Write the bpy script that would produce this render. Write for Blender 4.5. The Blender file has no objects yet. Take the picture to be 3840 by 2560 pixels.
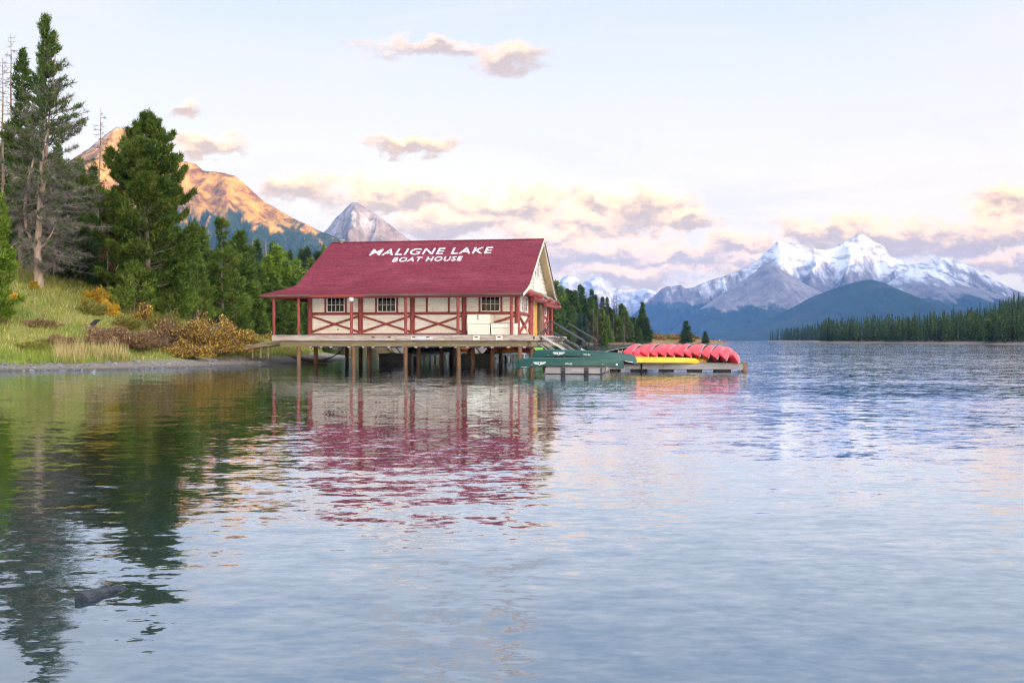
import bpy, bmesh, math, random
import numpy as np
from mathutils import Vector, Matrix
sc = bpy.context.scene
# ------------------------------------------------------------------ camera, world, sun, exposure
F, CX, HY, EYE = 3733.3, 1920.0, 1276.0, 1.45
cam = bpy.data.cameras.new('camera'); cam.lens = 35; cam.sensor_width = 36
cam.shift_y = -4/3840; cam.clip_start = .1; cam.clip_end = 60000
co = bpy.data.objects.new('camera', cam); sc.collection.objects.link(co)
co.location = (0, 0, EYE); co.rotation_euler = (math.pi/2, 0, 0); sc.camera = co
sc.view_settings.view_transform = 'Standard'; sc.view_settings.look = 'None'
sc.view_settings.exposure = 0.03; sc.view_settings.gamma = 1; sc.view_settings.use_curve_mapping = False
sc.render.engine = 'CYCLES'
cy = sc.cycles
cy.use_denoising = True; cy.denoiser = 'OPENIMAGEDENOISE'; cy.denoising_input_passes = 'RGB_ALBEDO_NORMAL'; cy.denoising_prefilter = 'FAST'; cy.filter_width = 1.15; cy.max_bounces = 6; cy.diffuse_bounces = 3; cy.glossy_bounces = 3
cy.transmission_bounces = 4; cy.transparent_max_bounces = 8; cy.volume_bounces = 1
cy.caustics_reflective = True; cy.blur_glossy = .6; cy.caustics_refractive = False
SUN_AZ, SUN_EL = math.radians(126), math.radians(8)
SUNV = (math.sin(SUN_AZ)*math.cos(SUN_EL), math.cos(SUN_AZ)*math.cos(SUN_EL), math.sin(SUN_EL))
sun = bpy.data.lights.new('sun', 'SUN'); sun.energy = 5.0; sun.angle = math.radians(.5); sun.color = (1, .58, .16)
so = bpy.data.objects.new('sun', sun); sc.collection.objects.link(so)
so.rotation_euler = Vector(SUNV).to_track_quat('Z', 'Y').to_euler()
SKY = .1      # background strength

class NT:
    """tiny helper to write node expressions"""
    def __init__(s, tree): s.t = tree; s.n = tree.nodes; s.l = tree.links
    def new(s, ty, **kw):
        n = s.n.new(ty)
        for k, v in kw.items(): setattr(n, k, v)
        return n
    def put(s, sock, v):
        if v is None: return
        if isinstance(v, bpy.types.NodeSocket): s.l.new(v, sock)
        else: sock.default_value = v
    def m(s, op, a, b=None, c=None, clamp=False):
        n = s.new('ShaderNodeMath', operation=op, use_clamp=clamp)
        for i, v in enumerate((a, b, c)): s.put(n.inputs[i], v)
        return n.outputs[0]
    def vm(s, op, a, b=None, scale=None):
        n = s.new('ShaderNodeVectorMath', operation=op)
        s.put(n.inputs[0], a); s.put(n.inputs[1], b)
        if scale is not None: s.put(n.inputs['Scale'], scale)
        return n.outputs['Value'] if op in ('LENGTH', 'DOT_PRODUCT') else n.outputs[0]
    def mix(s, f, a, b, mode='MIX'):
        n = s.new('ShaderNodeMix', data_type='RGBA', blend_type=mode)
        s.put(n.inputs[0], f)
        for i, v in ((6, a), (7, b)):
            if isinstance(v, (tuple, list)): v = tuple(v)[:3] + (1,)
            s.put(n.inputs[i], v)
        return n.outputs[2]
    def noise(s, vec, scale, detail=4, rough=.55, dist=0, out=0):
        n = s.new('ShaderNodeTexNoise'); s.put(n.inputs['Vector'], vec)
        n.inputs['Scale'].default_value = scale; n.inputs['Detail'].default_value = detail
        n.inputs['Roughness'].default_value = rough; n.inputs['Distortion'].default_value = dist
        return n.outputs[out]
    def ss(s, v, a, b, lo=0., hi=1.):
        n = s.new('ShaderNodeMapRange', interpolation_type='SMOOTHSTEP')
        s.put(n.inputs[0], v); n.inputs[1].default_value = a; n.inputs[2].default_value = b
        n.inputs[3].default_value = lo; n.inputs[4].default_value = hi
        return n.outputs[0]
    def lin(s, v, a, b, lo=0., hi=1.):
        n = s.new('ShaderNodeMapRange'); s.put(n.inputs[0], v)
        for i, q in enumerate((a, b, lo, hi)): n.inputs[i+1].default_value = q
        return n.outputs[0]
    def xyz(s, v):
        n = s.new('ShaderNodeSeparateXYZ'); s.put(n.inputs[0], v); return n.outputs
    def comb(s, x, y, z):
        n = s.new('ShaderNodeCombineXYZ')
        for i, v in enumerate((x, y, z)): s.put(n.inputs[i], v)
        return n.outputs[0]
    def ramp(s, v, stops):
        n = s.new('ShaderNodeValToRGB'); s.put(n.inputs[0], v)
        e = n.color_ramp.elements
        while len(e) < len(stops): e.new(.5)
        for el, (p, c) in zip(e, stops): el.position = p; el.color = tuple(c)[:3] + (1,)
        return n.outputs[0]

def build_world():
    w = bpy.data.worlds.new('World'); sc.world = w; w.use_nodes = True
    w.node_tree.nodes.clear(); N = NT(w.node_tree)
    out = N.new('ShaderNodeOutputWorld'); bg = N.new('ShaderNodeBackground')
    N.l.new(bg.outputs[0], out.inputs[0]); bg.inputs[1].default_value = SKY
    sky = N.new('ShaderNodeTexSky'); sky.sky_type = 'NISHITA'; sky.sun_disc = False
    sky.sun_elevation = SUN_EL; sky.sun_rotation = SUN_AZ; sky.altitude = 1600
    d = N.new('ShaderNodeTexCoord').outputs['Generated']
    X, Y, Z = N.xyz(d)[:3]
    # high thin veil of cloud lit by the low sun: pale blue aloft, warm white near the horizon
    veil = N.ramp(Z, [(0, (1.66, 1.16, .62)), (.05, (1.84, 1.39, .74)), (.12, (1.58, 1.29, .88)), (.2, (1.20, 1.11, 1.0)), (.34, (.79, .88, 1.02)), (.8, (.58, .71, .96))])
    # soft wisps in the veil
    lay = N.vm('DIVIDE', d, N.comb(N.m('ADD', N.m('MAXIMUM', Z, 0), .12), N.m('ADD', N.m('MAXIMUM', Z, 0), .12), 1.0))
    wis = N.noise(N.vm('MULTIPLY', lay, (.8, 1.5, 1)), 1.0, 5, .6, .6)
    veil = N.mix(N.ss(wis, .42, .7, 0, .55), veil, (1.16, 1.02, .90))
    # cumulus banks: centre and half-size in tangent coordinates seen from the lake shore
    el = [(705, 415, 55, 50, .22), (775, 540, 120, 40, .12), (1105, 715, 125, 62), (1530, 535, 140, 32), (1440, 725, 190, 58), (1560, 735, 160, 52), (1850, 770, 190, 62),
          (1985, 775, 160, 55), (1720, 840, 220, 55), (2260, 745, 120, 42), (2420, 790, 170, 75), (2560, 840, 120, 38), (2180, 840, 190, 66), (2250, 955, 330, 60), (2080, 900, 200, 50), (2550, 975, 210, 45),
          (1920, 225, 140, 58, .12), (1640, 190, 330, 40, .3), (2780, 950, 170, 48), (3080, 860, 210, 42), (3350, 885, 330, 60), (3700, 885, 340, 75), (3790, 770, 140, 60), (3780, 990, 160, 36), (3000, 1000, 150, 30), (2850, 1010, 160, 34), (2350, 1040, 260, 40),
          (-200, 500, 160, 60)]
    ys = N.m('MAXIMUM', Y, .05)
    uv = N.comb(N.m('DIVIDE', X, ys), N.m('DIVIDE', Z, ys), 0)
    wv = N.vm('SCALE', N.vm('SUBTRACT', N.noise(N.vm('MULTIPLY', uv, (1, 1.6, 1)), 14, 6, .62, 0, 1), (.5, .5, .5)), None, .07)
    uvw = N.vm('ADD', uv, wv)
    def field(up):
        acc = None
        for cx, cy_, rx, ry, *bias in el:
            c = ((cx-CX)/F, (HY-cy_)/F + up*ry/F, 0)
            v = N.vm('MULTIPLY', N.vm('SUBTRACT', uvw, c), (F/rx/1.25, F/ry/1.25, 0))
            q = N.m('SUBTRACT', 1-(bias[0] if bias else 0), N.vm('LENGTH', v))
            acc = q if acc is None else N.m('SMOOTH_MAX', acc, q, .25)
        return acc
    Ma, Mb = field(0), field(.75)
    n1 = N.noise(N.vm('MULTIPLY', uv, (1, 1.7, 1)), 34, 6, .6, .2)
    n2 = N.noise(N.vm('MULTIPLY', uv, (1, 1.7, 1)), 75, 5, .6)
    inf = N.ss(Y, .55, .8)
    # the rest of the sky: the same kind of broken cloud
    gen = N.ss(N.noise(N.vm('MULTIPLY', lay, (1, 1, 1)), 1.3, 6, .58, .2), .56, .72)
    elev_ok = N.ss(Z, .36, .5)
    gw = N.m('MULTIPLY', gen, N.m('MAXIMUM', N.m('SUBTRACT', 1, inf), elev_ok))
    dens = N.ss(N.m('ADD', N.m('MULTIPLY', N.m('MAXIMUM', Ma, -1), 1.0), N.m('MULTIPLY', N.m('SUBTRACT', n1, .5), 1.5)), -.18, .46)
    dens = N.m('MULTIPLY', dens, inf)
    lit = N.ss(N.m('ADD', N.m('MULTIPLY', N.m('SUBTRACT', Mb, Ma), .8), N.m('MULTIPLY', N.m('SUBTRACT', n2, .5), 1.1)), -.5, .35)
    hi = N.ss(Z, .12, .30)      # the far, low clouds are the reddest
    ccol = N.mix(lit, N.mix(hi, (.98, .60, .23), (.80, .60, .48)), N.mix(hi, (2.3, 1.36, .48), (1.55, 1.06, .66)))
    col = N.mix(N.m('MULTIPLY', dens, .96), veil, ccol)
    col = N.mix(N.m('MULTIPLY', gw, .7), col, (1.1, .82, .62))
    # the low sun's own side of the sky is brighter (thin cloud scatters forward), boosted out of view to fill walls and trees with light
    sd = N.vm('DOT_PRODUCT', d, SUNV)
    fill_glow = N.ss(sd, -.02, .95)
    col = N.vm('MULTIPLY', col, N.mix(fill_glow, (1, 1, 1), (6.6, 6.0, 5.3)))
    col = N.vm('SCALE', col, None, 1/SKY)
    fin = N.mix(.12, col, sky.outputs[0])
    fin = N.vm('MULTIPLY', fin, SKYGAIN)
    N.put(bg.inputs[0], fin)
SKYGAIN = (1.09, 1.09, 1.09)
build_world()

# ------------------------------------------------------------------ helpers
RNG = np.random.default_rng(11)
def link(o): sc.collection.objects.link(o); return o
def mesh_np(name, V, Fs, mats=(), smooth=False, midx=None):
    """V (n,3) array; Fs list of int arrays (k,3) or (k,4), or list of tuples"""
    me = bpy.data.meshes.new(name)
    V = np.asarray(V, np.float32)
    if isinstance(Fs, np.ndarray): Fs = [Fs]
    if len(Fs) and not isinstance(Fs[0], np.ndarray):
        me.from_pydata([tuple(map(float, v)) for v in V], [], Fs)
    else:
        me.vertices.add(len(V)); me.vertices.foreach_set('co', V.ravel())
        loops = np.concatenate([f.ravel() for f in Fs]); sizes = np.concatenate([np.full(len(f), f.shape[1]) for f in Fs])
        me.loops.add(len(loops)); me.loops.foreach_set('vertex_index', loops.astype(np.int32))
        me.polygons.add(len(sizes))
        me.polygons.foreach_set('loop_start', np.concatenate([[0], np.cumsum(sizes)[:-1]]).astype(np.int32))
        me.update(calc_edges=True)
    for m in mats: me.materials.append(m)
    if midx is not None: me.polygons.foreach_set('material_index', np.asarray(midx, np.int32))
    if smooth: me.polygons.foreach_set('use_smooth', np.ones(len(me.polygons), bool))
    me.update()
    return me
def obj(name, me, parent=None, loc=None, rz=None, label=None, cat=None, group=None, kind=None):
    o = link(bpy.data.objects.new(name, me))
    if parent is not None: o.parent = parent
    if loc is not None: o.location = loc
    if rz is not None: o.rotation_euler = (0, 0, rz)
    if label: o['label'] = label
    if cat: o['category'] = cat
    if group: o['group'] = group
    if kind: o['kind'] = kind
    return o
def thing(name, label, cat, loc=(0, 0, 0), rz=0, group=None): return obj(name, None, None, loc, rz, label, cat, group)
def copy_tree(root, loc=None, rz=None, label=None, group=None, scale=None):
    r = root.copy(); link(r)
    if loc is not None: r.location = loc
    if rz is not None: r.rotation_euler = (root.rotation_euler[0], root.rotation_euler[1], rz)
    if scale is not None: r.scale = scale if hasattr(scale, '__len__') else (scale,)*3
    if label: r['label'] = label
    if group: r['group'] = group
    for ch in root.children:
        c = ch.copy(); link(c); c.parent = r
        for g in ch.children:
            k = g.copy(); link(k); k.parent = c
    return r
class MB:
    def __init__(s): s.v = []; s.f = []
    def add(s, vs, fs):
        b = len(s.v); s.v += [tuple(v) for v in vs]; s.f += [tuple(i+b for i in f) for f in fs]; return s
    def box(s, a, b):
        x0, y0, z0 = a; x1, y1, z1 = b
        return s.add([(x0,y0,z0),(x1,y0,z0),(x1,y1,z0),(x0,y1,z0),(x0,y0,z1),(x1,y0,z1),(x1,y1,z1),(x0,y1,z1)],
              [(0,3,2,1),(4,5,6,7),(0,1,5,4),(1,2,6,5),(2,3,7,6),(3,0,4,7)])
    def bar(s, p, q, w, h, up=(0,0,1)):
        p, q = Vector(p), Vector(q); d = (q-p).normalized(); u = Vector(up); a = d.cross(u).normalized(); c = a.cross(d)
        vs = []
        for e in (p, q):
            for sx, sz in ((-1,-1),(1,-1),(1,1),(-1,1)): vs.append(e + a*(sx*w/2) + c*(sz*h/2))
        return s.add(vs, [(0,1,2,3),(7,6,5,4),(0,4,5,1),(1,5,6,2),(2,6,7,3),(3,7,4,0)])
    def tube(s, pts, rad, n=8, cap=True):
        pts = [Vector(p) for p in pts]
        if not hasattr(rad, '__len__'): rad = [rad]*len(pts)
        vs, fs = [], []; a = None
        for i, p in enumerate(pts):
            d = (pts[min(i+1, len(pts)-1)]-pts[max(i-1, 0)]).normalized()
            if a is None:
                ref = Vector((0,0,1)) if abs(d.z) < .9 else Vector((1,0,0)); a = d.cross(ref).normalized()
            else: a = (a - d*a.dot(d)).normalized()
            b = d.cross(a)
            for k in range(n):
                t = 2*math.pi*k/n; vs.append(p + (a*math.cos(t)+b*math.sin(t))*rad[i])
        for i in range(len(pts)-1):
            for k in range(n):
                k2 = (k+1) % n; fs.append((i*n+k, i*n+k2, (i+1)*n+k2, (i+1)*n+k))
        if cap: fs.append(tuple(range(n-1, -1, -1))); fs.append(tuple(range((len(pts)-1)*n, len(pts)*n)))
        return s.add(vs, fs)
    def prism(s, poly, axis, a, b):
        """poly in the two other axes, extruded along axis index from a to b"""
        n = len(poly); vs = []
        for t in (a, b):
            for p in poly:
                q = list(p); q.insert(axis, t); vs.append(q)
        return s.add(vs, [tuple(range(n-1,-1,-1)), tuple(range(n, 2*n))]+[(i, (i+1) % n, n+(i+1) % n, n+i) for i in range(n)])
    def mesh(s, name, mat, smooth=False):
        me = bpy.data.meshes.new(name); me.from_pydata(s.v, [], s.f)
        bm = bmesh.new(); bm.from_mesh(me); bmesh.ops.recalc_face_normals(bm, faces=bm.faces)
        bm.to_mesh(me); bm.free()
        for m in (mat if isinstance(mat, (list, tuple)) else [mat]): me.materials.append(m)
        if smooth:
            me.polygons.foreach_set('use_smooth', np.ones(len(me.polygons), bool))
            if hasattr(me, 'set_sharp_from_angle'): me.set_sharp_from_angle(angle=math.radians(40))
        me.update(); return me
    def build(s, name, mat, parent=None, smooth=False, **kw): return obj(name, s.mesh(name, mat, smooth), parent, **kw)

def hash2(ix, iy, seed):
    h = (ix.astype(np.int64)*374761393 + iy.astype(np.int64)*668265263 + seed*974634777) & 0xffffffff
    h = ((h ^ (h >> 13))*1274126177) & 0xffffffff
    return ((h ^ (h >> 16)) & 0xffff)/65535.
def vnoise(x, y, seed=0):
    ix, iy = np.floor(x), np.floor(y); fx, fy = x-ix, y-iy
    fx = fx*fx*(3-2*fx); fy = fy*fy*(3-2*fy)
    a, b, c, d = hash2(ix, iy, seed), hash2(ix+1, iy, seed), hash2(ix, iy+1, seed), hash2(ix+1, iy+1, seed)
    return (a*(1-fx)+b*fx)*(1-fy)+(c*(1-fx)+d*fx)*fy
def fbm(x, y, seed=0, o=5, ridged=False):
    t = 0; amp = .5; tot = 0
    for i in range(o):
        n = vnoise(x, y, seed+i*17)
        if ridged: n = 1-abs(2*n-1)
        t = t+n*amp; tot += amp; x, y, amp = x*2.03+11.3, y*2.03+5.7, amp*.5
    return t/tot
def pix(px, py, d): return ((px-CX)/F*d, d, EYE+(HY-py)/F*d)

# ------------------------------------------------------------------ materials
def newmat(name):
    m = bpy.data.materials.new(name); m.use_nodes = True; m.node_tree.nodes.clear()
    N = NT(m.node_tree); o = N.new('ShaderNodeOutputMaterial'); return m, N, o.inputs['Surface']
def bsdf(N, col, rough=.7, normal=None, metal=0., spec=.3):
    b = N.new('ShaderNodeBsdfPrincipled')
    N.put(b.inputs['Base Color'], (tuple(col)[:3]+(1,)) if isinstance(col, (tuple, list)) else col)
    N.put(b.inputs['Roughness'], rough); N.put(b.inputs['Metallic'], metal); b.inputs['Specular IOR Level'].default_value = spec
    if normal is not None: N.put(b.inputs['Normal'], normal)
    return b.outputs[0]
def bump(N, h, dist, strength=1.):
    b = N.new('ShaderNodeBump'); N.put(b.inputs['Height'], h); b.inputs['Distance'].default_value = dist; b.inputs['Strength'].default_value = strength
    return b.outputs[0]
def M(name, c1, c2=None, scale=6, stretch=(1, 1, 1), rough=.7, bmp=0., spec=.3, metal=0., detail=5, lo=.35, hi=.65, c3=None, s3=1.5, f3=.5, isl=0.):
    """two or three colours mixed by noise in object space, with relief from the same noise"""
    m, N, out = newmat(name); c2 = c2 or c1
    tc = N.new('ShaderNodeTexCoord').outputs['Object']
    rnd = N.new('ShaderNodeObjectInfo').outputs['Random']
    v = N.vm('ADD', N.vm('MULTIPLY', tc, stretch), N.vm('SCALE', (7.3, 3.1, 5.7), None, rnd))
    n = N.noise(v, scale, detail, .6)
    col = N.mix(N.ss(n, lo, hi), c1, c2)
    if c3: col = N.mix(N.ss(N.noise(v, s3, 5, .65), .5, .68, 0, f3), col, c3)
    if isl:
        r = N.new('ShaderNodeNewGeometry').outputs['Random Per Island']
        col = N.vm('SCALE', col, None, N.lin(r, 0, 1, 1-isl, 1+isl))
    nr = bump(N, n, bmp) if bmp else None
    N.l.new(bsdf(N, col, rough, nr, metal, spec), out); return m
def foliage(name, c1, c2, scale=.5, trans=.3, vary=.35, c3=None, t3=.8):
    m, N, out = newmat(name)
    g = N.new('ShaderNodeNewGeometry'); oi = N.new('ShaderNodeObjectInfo').outputs['Random']
    tc = N.new('ShaderNodeTexCoord').outputs['Object']
    n = N.noise(N.vm('ADD', tc, N.vm('SCALE', (31., 17., 9.), None, oi)), scale, 3, .6)
    col = N.mix(N.ss(n, .36, .64), c1, c2)
    if c3: col = N.mix(N.ss(g.outputs['Random Per Island'], t3, t3+.1), col, c3)
    k = N.m('MULTIPLY', N.lin(g.outputs['Random Per Island'], 0, 1, 1-vary, 1+vary), N.lin(oi, 0, 1, .78, 1.25))
    col = N.vm('SCALE', col, None, k)
    a = N.new('ShaderNodeBsdfDiffuse'); b = N.new('ShaderNodeBsdfTranslucent'); mx = N.new('ShaderNodeMixShader')
    N.put(a.inputs[0], col); N.put(b.inputs[0], col); mx.inputs[0].default_value = trans
    N.l.new(a.outputs[0], mx.inputs[1]); N.l.new(b.outputs[0], mx.inputs[2]); N.l.new(mx.outputs[0], out)
    return m
MT = dict(
 red=M('red_log_paint', (.24,.045,.035), (.31,.065,.05), 9, (1,1,1), .6, .004, c3=(.16,.035,.03), s3=3, f3=.5),
 redpost=M('red_post_paint', (.24,.045,.035), (.33,.075,.055), 7, (1,1,.35), .6, .004, c3=(.15,.035,.03), s3=2, f3=.5),
 cream=M('cream_board_paint', (.76,.69,.54), (.84,.78,.64), 5, (.4,1,2), .65, .001, c3=(.58,.48,.34), s3=1.2, f3=.35),
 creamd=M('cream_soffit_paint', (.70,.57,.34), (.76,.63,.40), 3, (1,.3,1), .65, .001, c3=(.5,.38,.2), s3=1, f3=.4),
 white=M('white_trim_paint', (.80,.77,.70), (.84,.82,.76), 8, rough=.5),
 deckwood=M('weathered_rim_timber', (.34,.26,.20), (.52,.45,.38), 2.5, (.5,1,6), .8, .004, c3=(.26,.12,.075), s3=1.1, f3=.8),
 beam=M('brown_beam_timber', (.19,.145,.075), (.27,.215,.125), 2, (.35,1,6), .8, .004, c3=(.10,.075,.035), s3=.8, f3=.5),
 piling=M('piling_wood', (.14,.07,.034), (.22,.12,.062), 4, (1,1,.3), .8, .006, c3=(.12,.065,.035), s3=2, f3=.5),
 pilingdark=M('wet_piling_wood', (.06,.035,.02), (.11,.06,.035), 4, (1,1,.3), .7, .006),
 dock=M('grey_dock_timber', (.24,.225,.21), (.36,.335,.31), 3, (.4,1,5), .85, .004, c3=(.22,.2,.18), s3=1.5, f3=.6),
 dockdark=M('dark_float_plastic', (.02,.022,.026), (.035,.037,.042), 3, rough=.6),
 bark=M('grey_brown_bark', (.17,.125,.09), (.27,.20,.145), 5, (1,1,.25), .9, .02, c3=(.36,.29,.23), s3=3, f3=.5),
 barkpale=M('pale_orange_bark', (.35,.25,.18), (.50,.38,.28), 4, (1,1,.3), .9, .02, c3=(.24,.17,.12), s3=3, f3=.6),
 barkdark=M('dark_bark', (.085,.06,.045), (.14,.10,.075), 5, (1,1,.3), .9, .02),
 deadtwig=M('grey_dead_twigs', (.21,.175,.15), (.33,.285,.25), 1.2, rough=.9),
 yellowdoor=M('varnished_door_wood', (.60,.33,.065), (.70,.42,.10), 3, (3,3,.3), .4, .001),
 darklog=M('bare_brown_log', (.10,.06,.04), (.17,.11,.07), 6, (1,1,.25), .8, .006, c3=(.3,.2,.14), s3=2, f3=.6),
 greylog=M('rotten_grey_log', (.24,.22,.19), (.36,.33,.28), 5, (1,.3,1), .9, .02, c3=(.10,.08,.06), s3=3, f3=.7),
 steel=M('galvanised_steel', (.45,.47,.52), (.55,.57,.62), 4, rough=.38, metal=.85, spec=.5),
 rail=M('dark_steel_tube', (.03,.034,.045), (.05,.055,.07), 4, rough=.45, spec=.5),
 black=M('black_rubber', (.012,.012,.013), (.02,.02,.021), 5, rough=.5),
 gutter=M('brown_gutter', (.10,.07,.05), (.17,.13,.10), 2, (.3,1,1), .6),
 rust=M('rusty_iron', (.20,.085,.05), (.12,.06,.04), 8, rough=.8),
 paint=M('white_roof_lettering_paint', (.76,.76,.78), (.84,.84,.86), 6, (1,1,4), rough=.7),
 bone=M('pale_bone', (.62,.52,.38), (.72,.63,.5), 5, rough=.6),
 greenhull=M('green_canoe_plastic', (.008,.058,.046), (.012,.072,.056), 2, rough=.42, spec=.4, c3=(.03,.085,.065), s3=3, f3=.45),
 redhull=M('red_canoe_plastic', (.56,.016,.028), (.66,.028,.042), 1.6, rough=.36, spec=.5, c3=(.62,.12,.13), s3=3.5, f3=.6),
 yellowhull=M('yellow_canoe_plastic', (.80,.46,.010), (.86,.52,.02), 2, rough=.36, spec=.5, c3=(.80,.40,.01), s3=1.6, f3=.6),
 orangehull=M('orange_canoe_plastic', (.78,.20,.01), (.82,.24,.02), 2, rough=.36, spec=.5),
 maroonhull=M('maroon_canoe_plastic', (.20,.015,.03), (.25,.02,.035), 2, rough=.36, spec=.5),
 limehull=M('lime_canoe_plastic', (.16,.52,.03), (.2,.58,.05), 2, rough=.36, spec=.5),
 inner=M('dark_canoe_interior', (.035,.036,.042), (.055,.056,.062), 3, rough=.45, spec=.5),
 ash=M('ash_wood_trim', (.62,.43,.22), (.70,.52,.30), 4, (.3,1,1), rough=.5),
 alu=M('aluminium_trim', (.70,.72,.76), (.78,.8,.84), 4, rough=.3, metal=.8, spec=.5),
 stone=M('grey_stone', (.14,.145,.15), (.25,.25,.255), 7, rough=.75, bmp=.02, c3=(.07,.07,.075), s3=3, f3=.5),
 slab=M('wet_grey_slab', (.03,.034,.042), (.065,.072,.085), 9, (1,1,3), rough=.8, bmp=.03, spec=.1, c3=(.015,.017,.02), s3=4, f3=.8),
 skin=M('skin', (.55,.35,.26), rough=.6), hair=M('dark_hair', (.03,.022,.018), rough=.7),
 greycoat=M('slate_coat_cloth', (.10,.115,.135), (.13,.145,.165), 8, rough=.9), olivecoat=M('olive_coat_cloth', (.075,.075,.05), (.10,.10,.07), 8, rough=.9),
 darkcloth=M('dark_trouser_cloth', (.018,.02,.028), (.028,.03,.04), 8, rough=.9), redcoat=M('red_coat_cloth', (.62,.03,.04), (.7,.05,.06), 8, rough=.9),
 whitecoat=M('white_coat_cloth', (.72,.70,.68), (.8,.78,.76), 8, rough=.9), greyhair=M('grey_hair', (.4,.38,.36), rough=.8), pinkhat=M('magenta_hat_cloth', (.42,.05,.2), rough=.9),
 vesty=M('yellow_vest_fabric', (.62,.52,.02), rough=.8), vestr=M('red_vest_fabric', (.4,.02,.05), rough=.8), vesto=M('dark_vest_fabric', (.05,.05,.07), rough=.8),
 board=M('black_sign_panel', (.02,.02,.022), rough=.5), plate=M('pale_sign_plate', (.50,.52,.56), rough=.5),
 lace=M('white_lattice_paint', (.62,.62,.62), (.12,.12,.12), 14, (1,1,1), rough=.7, lo=.45, hi=.55),
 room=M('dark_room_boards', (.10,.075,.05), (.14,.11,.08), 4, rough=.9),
)
def pane_mat():
    m, N, out = newmat('window_glass')
    a = N.new('ShaderNodeBsdfTransparent'); a.inputs[0].default_value = (.22, .24, .24, 1)
    b = N.new('ShaderNodeBsdfGlossy'); b.inputs[0].default_value = (.9, .92, .95, 1); b.inputs['Roughness'].default_value = .03
    mx = N.new('ShaderNodeMixShader'); fr = N.new('ShaderNodeFresnel'); fr.inputs[0].default_value = 1.5
    N.l.new(N.m('ADD', N.m('MULTIPLY', fr.outputs[0], .55), .0), mx.inputs[0])
    N.l.new(a.outputs[0], mx.inputs[1]); N.l.new(b.outputs[0], mx.inputs[2]); N.l.new(mx.outputs[0], out); return m
MT['glass'] = pane_mat()
def shingle_mat():
    m, N, out = newmat('red_roof_shingles')
    tc = N.new('ShaderNodeTexCoord').outputs['Object']; x, y, z = N.xyz(tc)[:3]
    n = N.noise(N.vm('MULTIPLY', tc, (7, 4, 4)), 1.0, 3, .6)
    big = N.noise(tc, .5, 5, .62)
    tab = N.noise(N.vm('MULTIPLY', tc, (5.5, 13, 13)), 1.0, 1, .5)
    col = N.mix(N.ss(n, .3, .7), (.165, .021, .038), (.235, .040, .064))
    col = N.mix(N.ss(big, .5, .72, 0, .65), col, (.27, .060, .088))
    isl = N.new('ShaderNodeNewGeometry').outputs['Random Per Island']
    col = N.vm('SCALE', col, None, N.lin(isl, 0, 1, .86, 1.13))
    col = N.mix(N.ss(tab, .58, .68, 0, .5), col, (.14, .018, .034))
    N.l.new(bsdf(N, col, .75, bump(N, tab, .01), 0, .25), out); return m
MT['shingle'] = shingle_mat()
# ------------------------------------------------------------------ land
def wat(px, py):
    d = EYE*F/(py-HY); return ((px-CX)/F*d, d)
SHORE = [(-70, 30), (-40, 38), wat(-60, 1392), wat(60, 1390.5), wat(260, 1388.5), wat(450, 1386), wat(620, 1381), wat(800, 1374), wat(960, 1367), wat(1120, 1362), wat(1230, 1357), wat(1310, 1346), wat(1330, 1339),
         wat(1290, 1333), wat(1200, 1326), wat(1140, 1320), wat(1165, 1311), wat(1180, 1304), wat(1260, 1300), wat(1500, 1297.5), wat(1800, 1295.5), wat(2080, 1293), wat(2240, 1291.6), wat(2420, 1291), wat(2560, 1290.2), wat(2660, 1289.6),
         (90, 402), (92, 425), (76, 450), (40, 560), (0, 760), (-150, 1100), (-1100, 1500), (-1100, 30)]
LAND2 = [(150, 180), (158, 260), (163.5, 318), (171, 385), (178, 452), (181, 530), (184, 600), (193, 640), (262, 790), (420, 1150), (900, 1500), (1500, 1400), (1500, 150)]
LAND3 = [(299, 965), (330, 1150), (393, 1546), (430, 1640), (560, 1700), (900, 1750), (900, 1500), (420, 1120), (340, 985)]
def sdist(poly, x, y):
    P = np.array(poly); Q = np.roll(P, -1, 0); dm = np.full(x.shape, 1e9); ins = np.zeros(x.shape, bool)
    for (x0, y0), (x1, y1) in zip(P, Q):
        ex, ey = x1-x0, y1-y0; t = np.clip(((x-x0)*ex+(y-y0)*ey)/(ex*ex+ey*ey+1e-9), 0, 1)
        dm = np.minimum(dm, np.hypot(x-x0-t*ex, y-y0-t*ey))
        c = ((y0 > y) != (y1 > y)) & (x < (x1-x0)*(y-y0)/(y1-y0+1e-12)+x0); ins ^= c
    return np.where(ins, dm, -dm)
def ground1(x, y):
    x = np.asarray(x, float); y = np.asarray(y, float)
    d = sdist(SHORE, x, y)+(.6*(vnoise(x*.6, y*.6, 3)-.5)+.4*(vnoise(x*1.9, y*1.9, 4)-.5))
    h = np.where(d < 2.4, .13*d, .31+2.5*(1-np.exp(-(np.maximum(d, 2.4)-2.4)/14)))
    hill = 5.0*np.exp(-((x+38)**2+(y-66)**2)/162.)+2.5*np.exp(-((x+75)**2+(y-80)**2)/900.)
    w = np.clip((d-1.5)/7, 0, 1); w = w*w*(3-2*w)
    h = h+hill*w
    h = h+np.clip(d/4, 0, 1)*(.5*(fbm(x*.25, y*.25, 8, 4)-.5)+.25*(fbm(x*1.1, y*1.1, 9, 3)-.5))
    return np.where(d < 0, np.maximum(.16*d, -2.0), h)
def ground2(x, y):
    x = np.asarray(x, float); y = np.asarray(y, float)
    d = sdist(LAND2, x, y)+1.5*(vnoise(x*.15, y*.15, 5)-.5)
    h = np.where(d < 4, .22*d, .88+1.4*(1-np.exp(-(np.maximum(d, 4)-4)/20)))
    h = h+.0021*np.clip(d-28, 0, 150)**2+np.clip(d/60, 0, 1)*3*(fbm(x*.012, y*.012, 12, 3)-.5)
    return np.where(d < 0, np.maximum(.2*d, -2.0), h)
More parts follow.
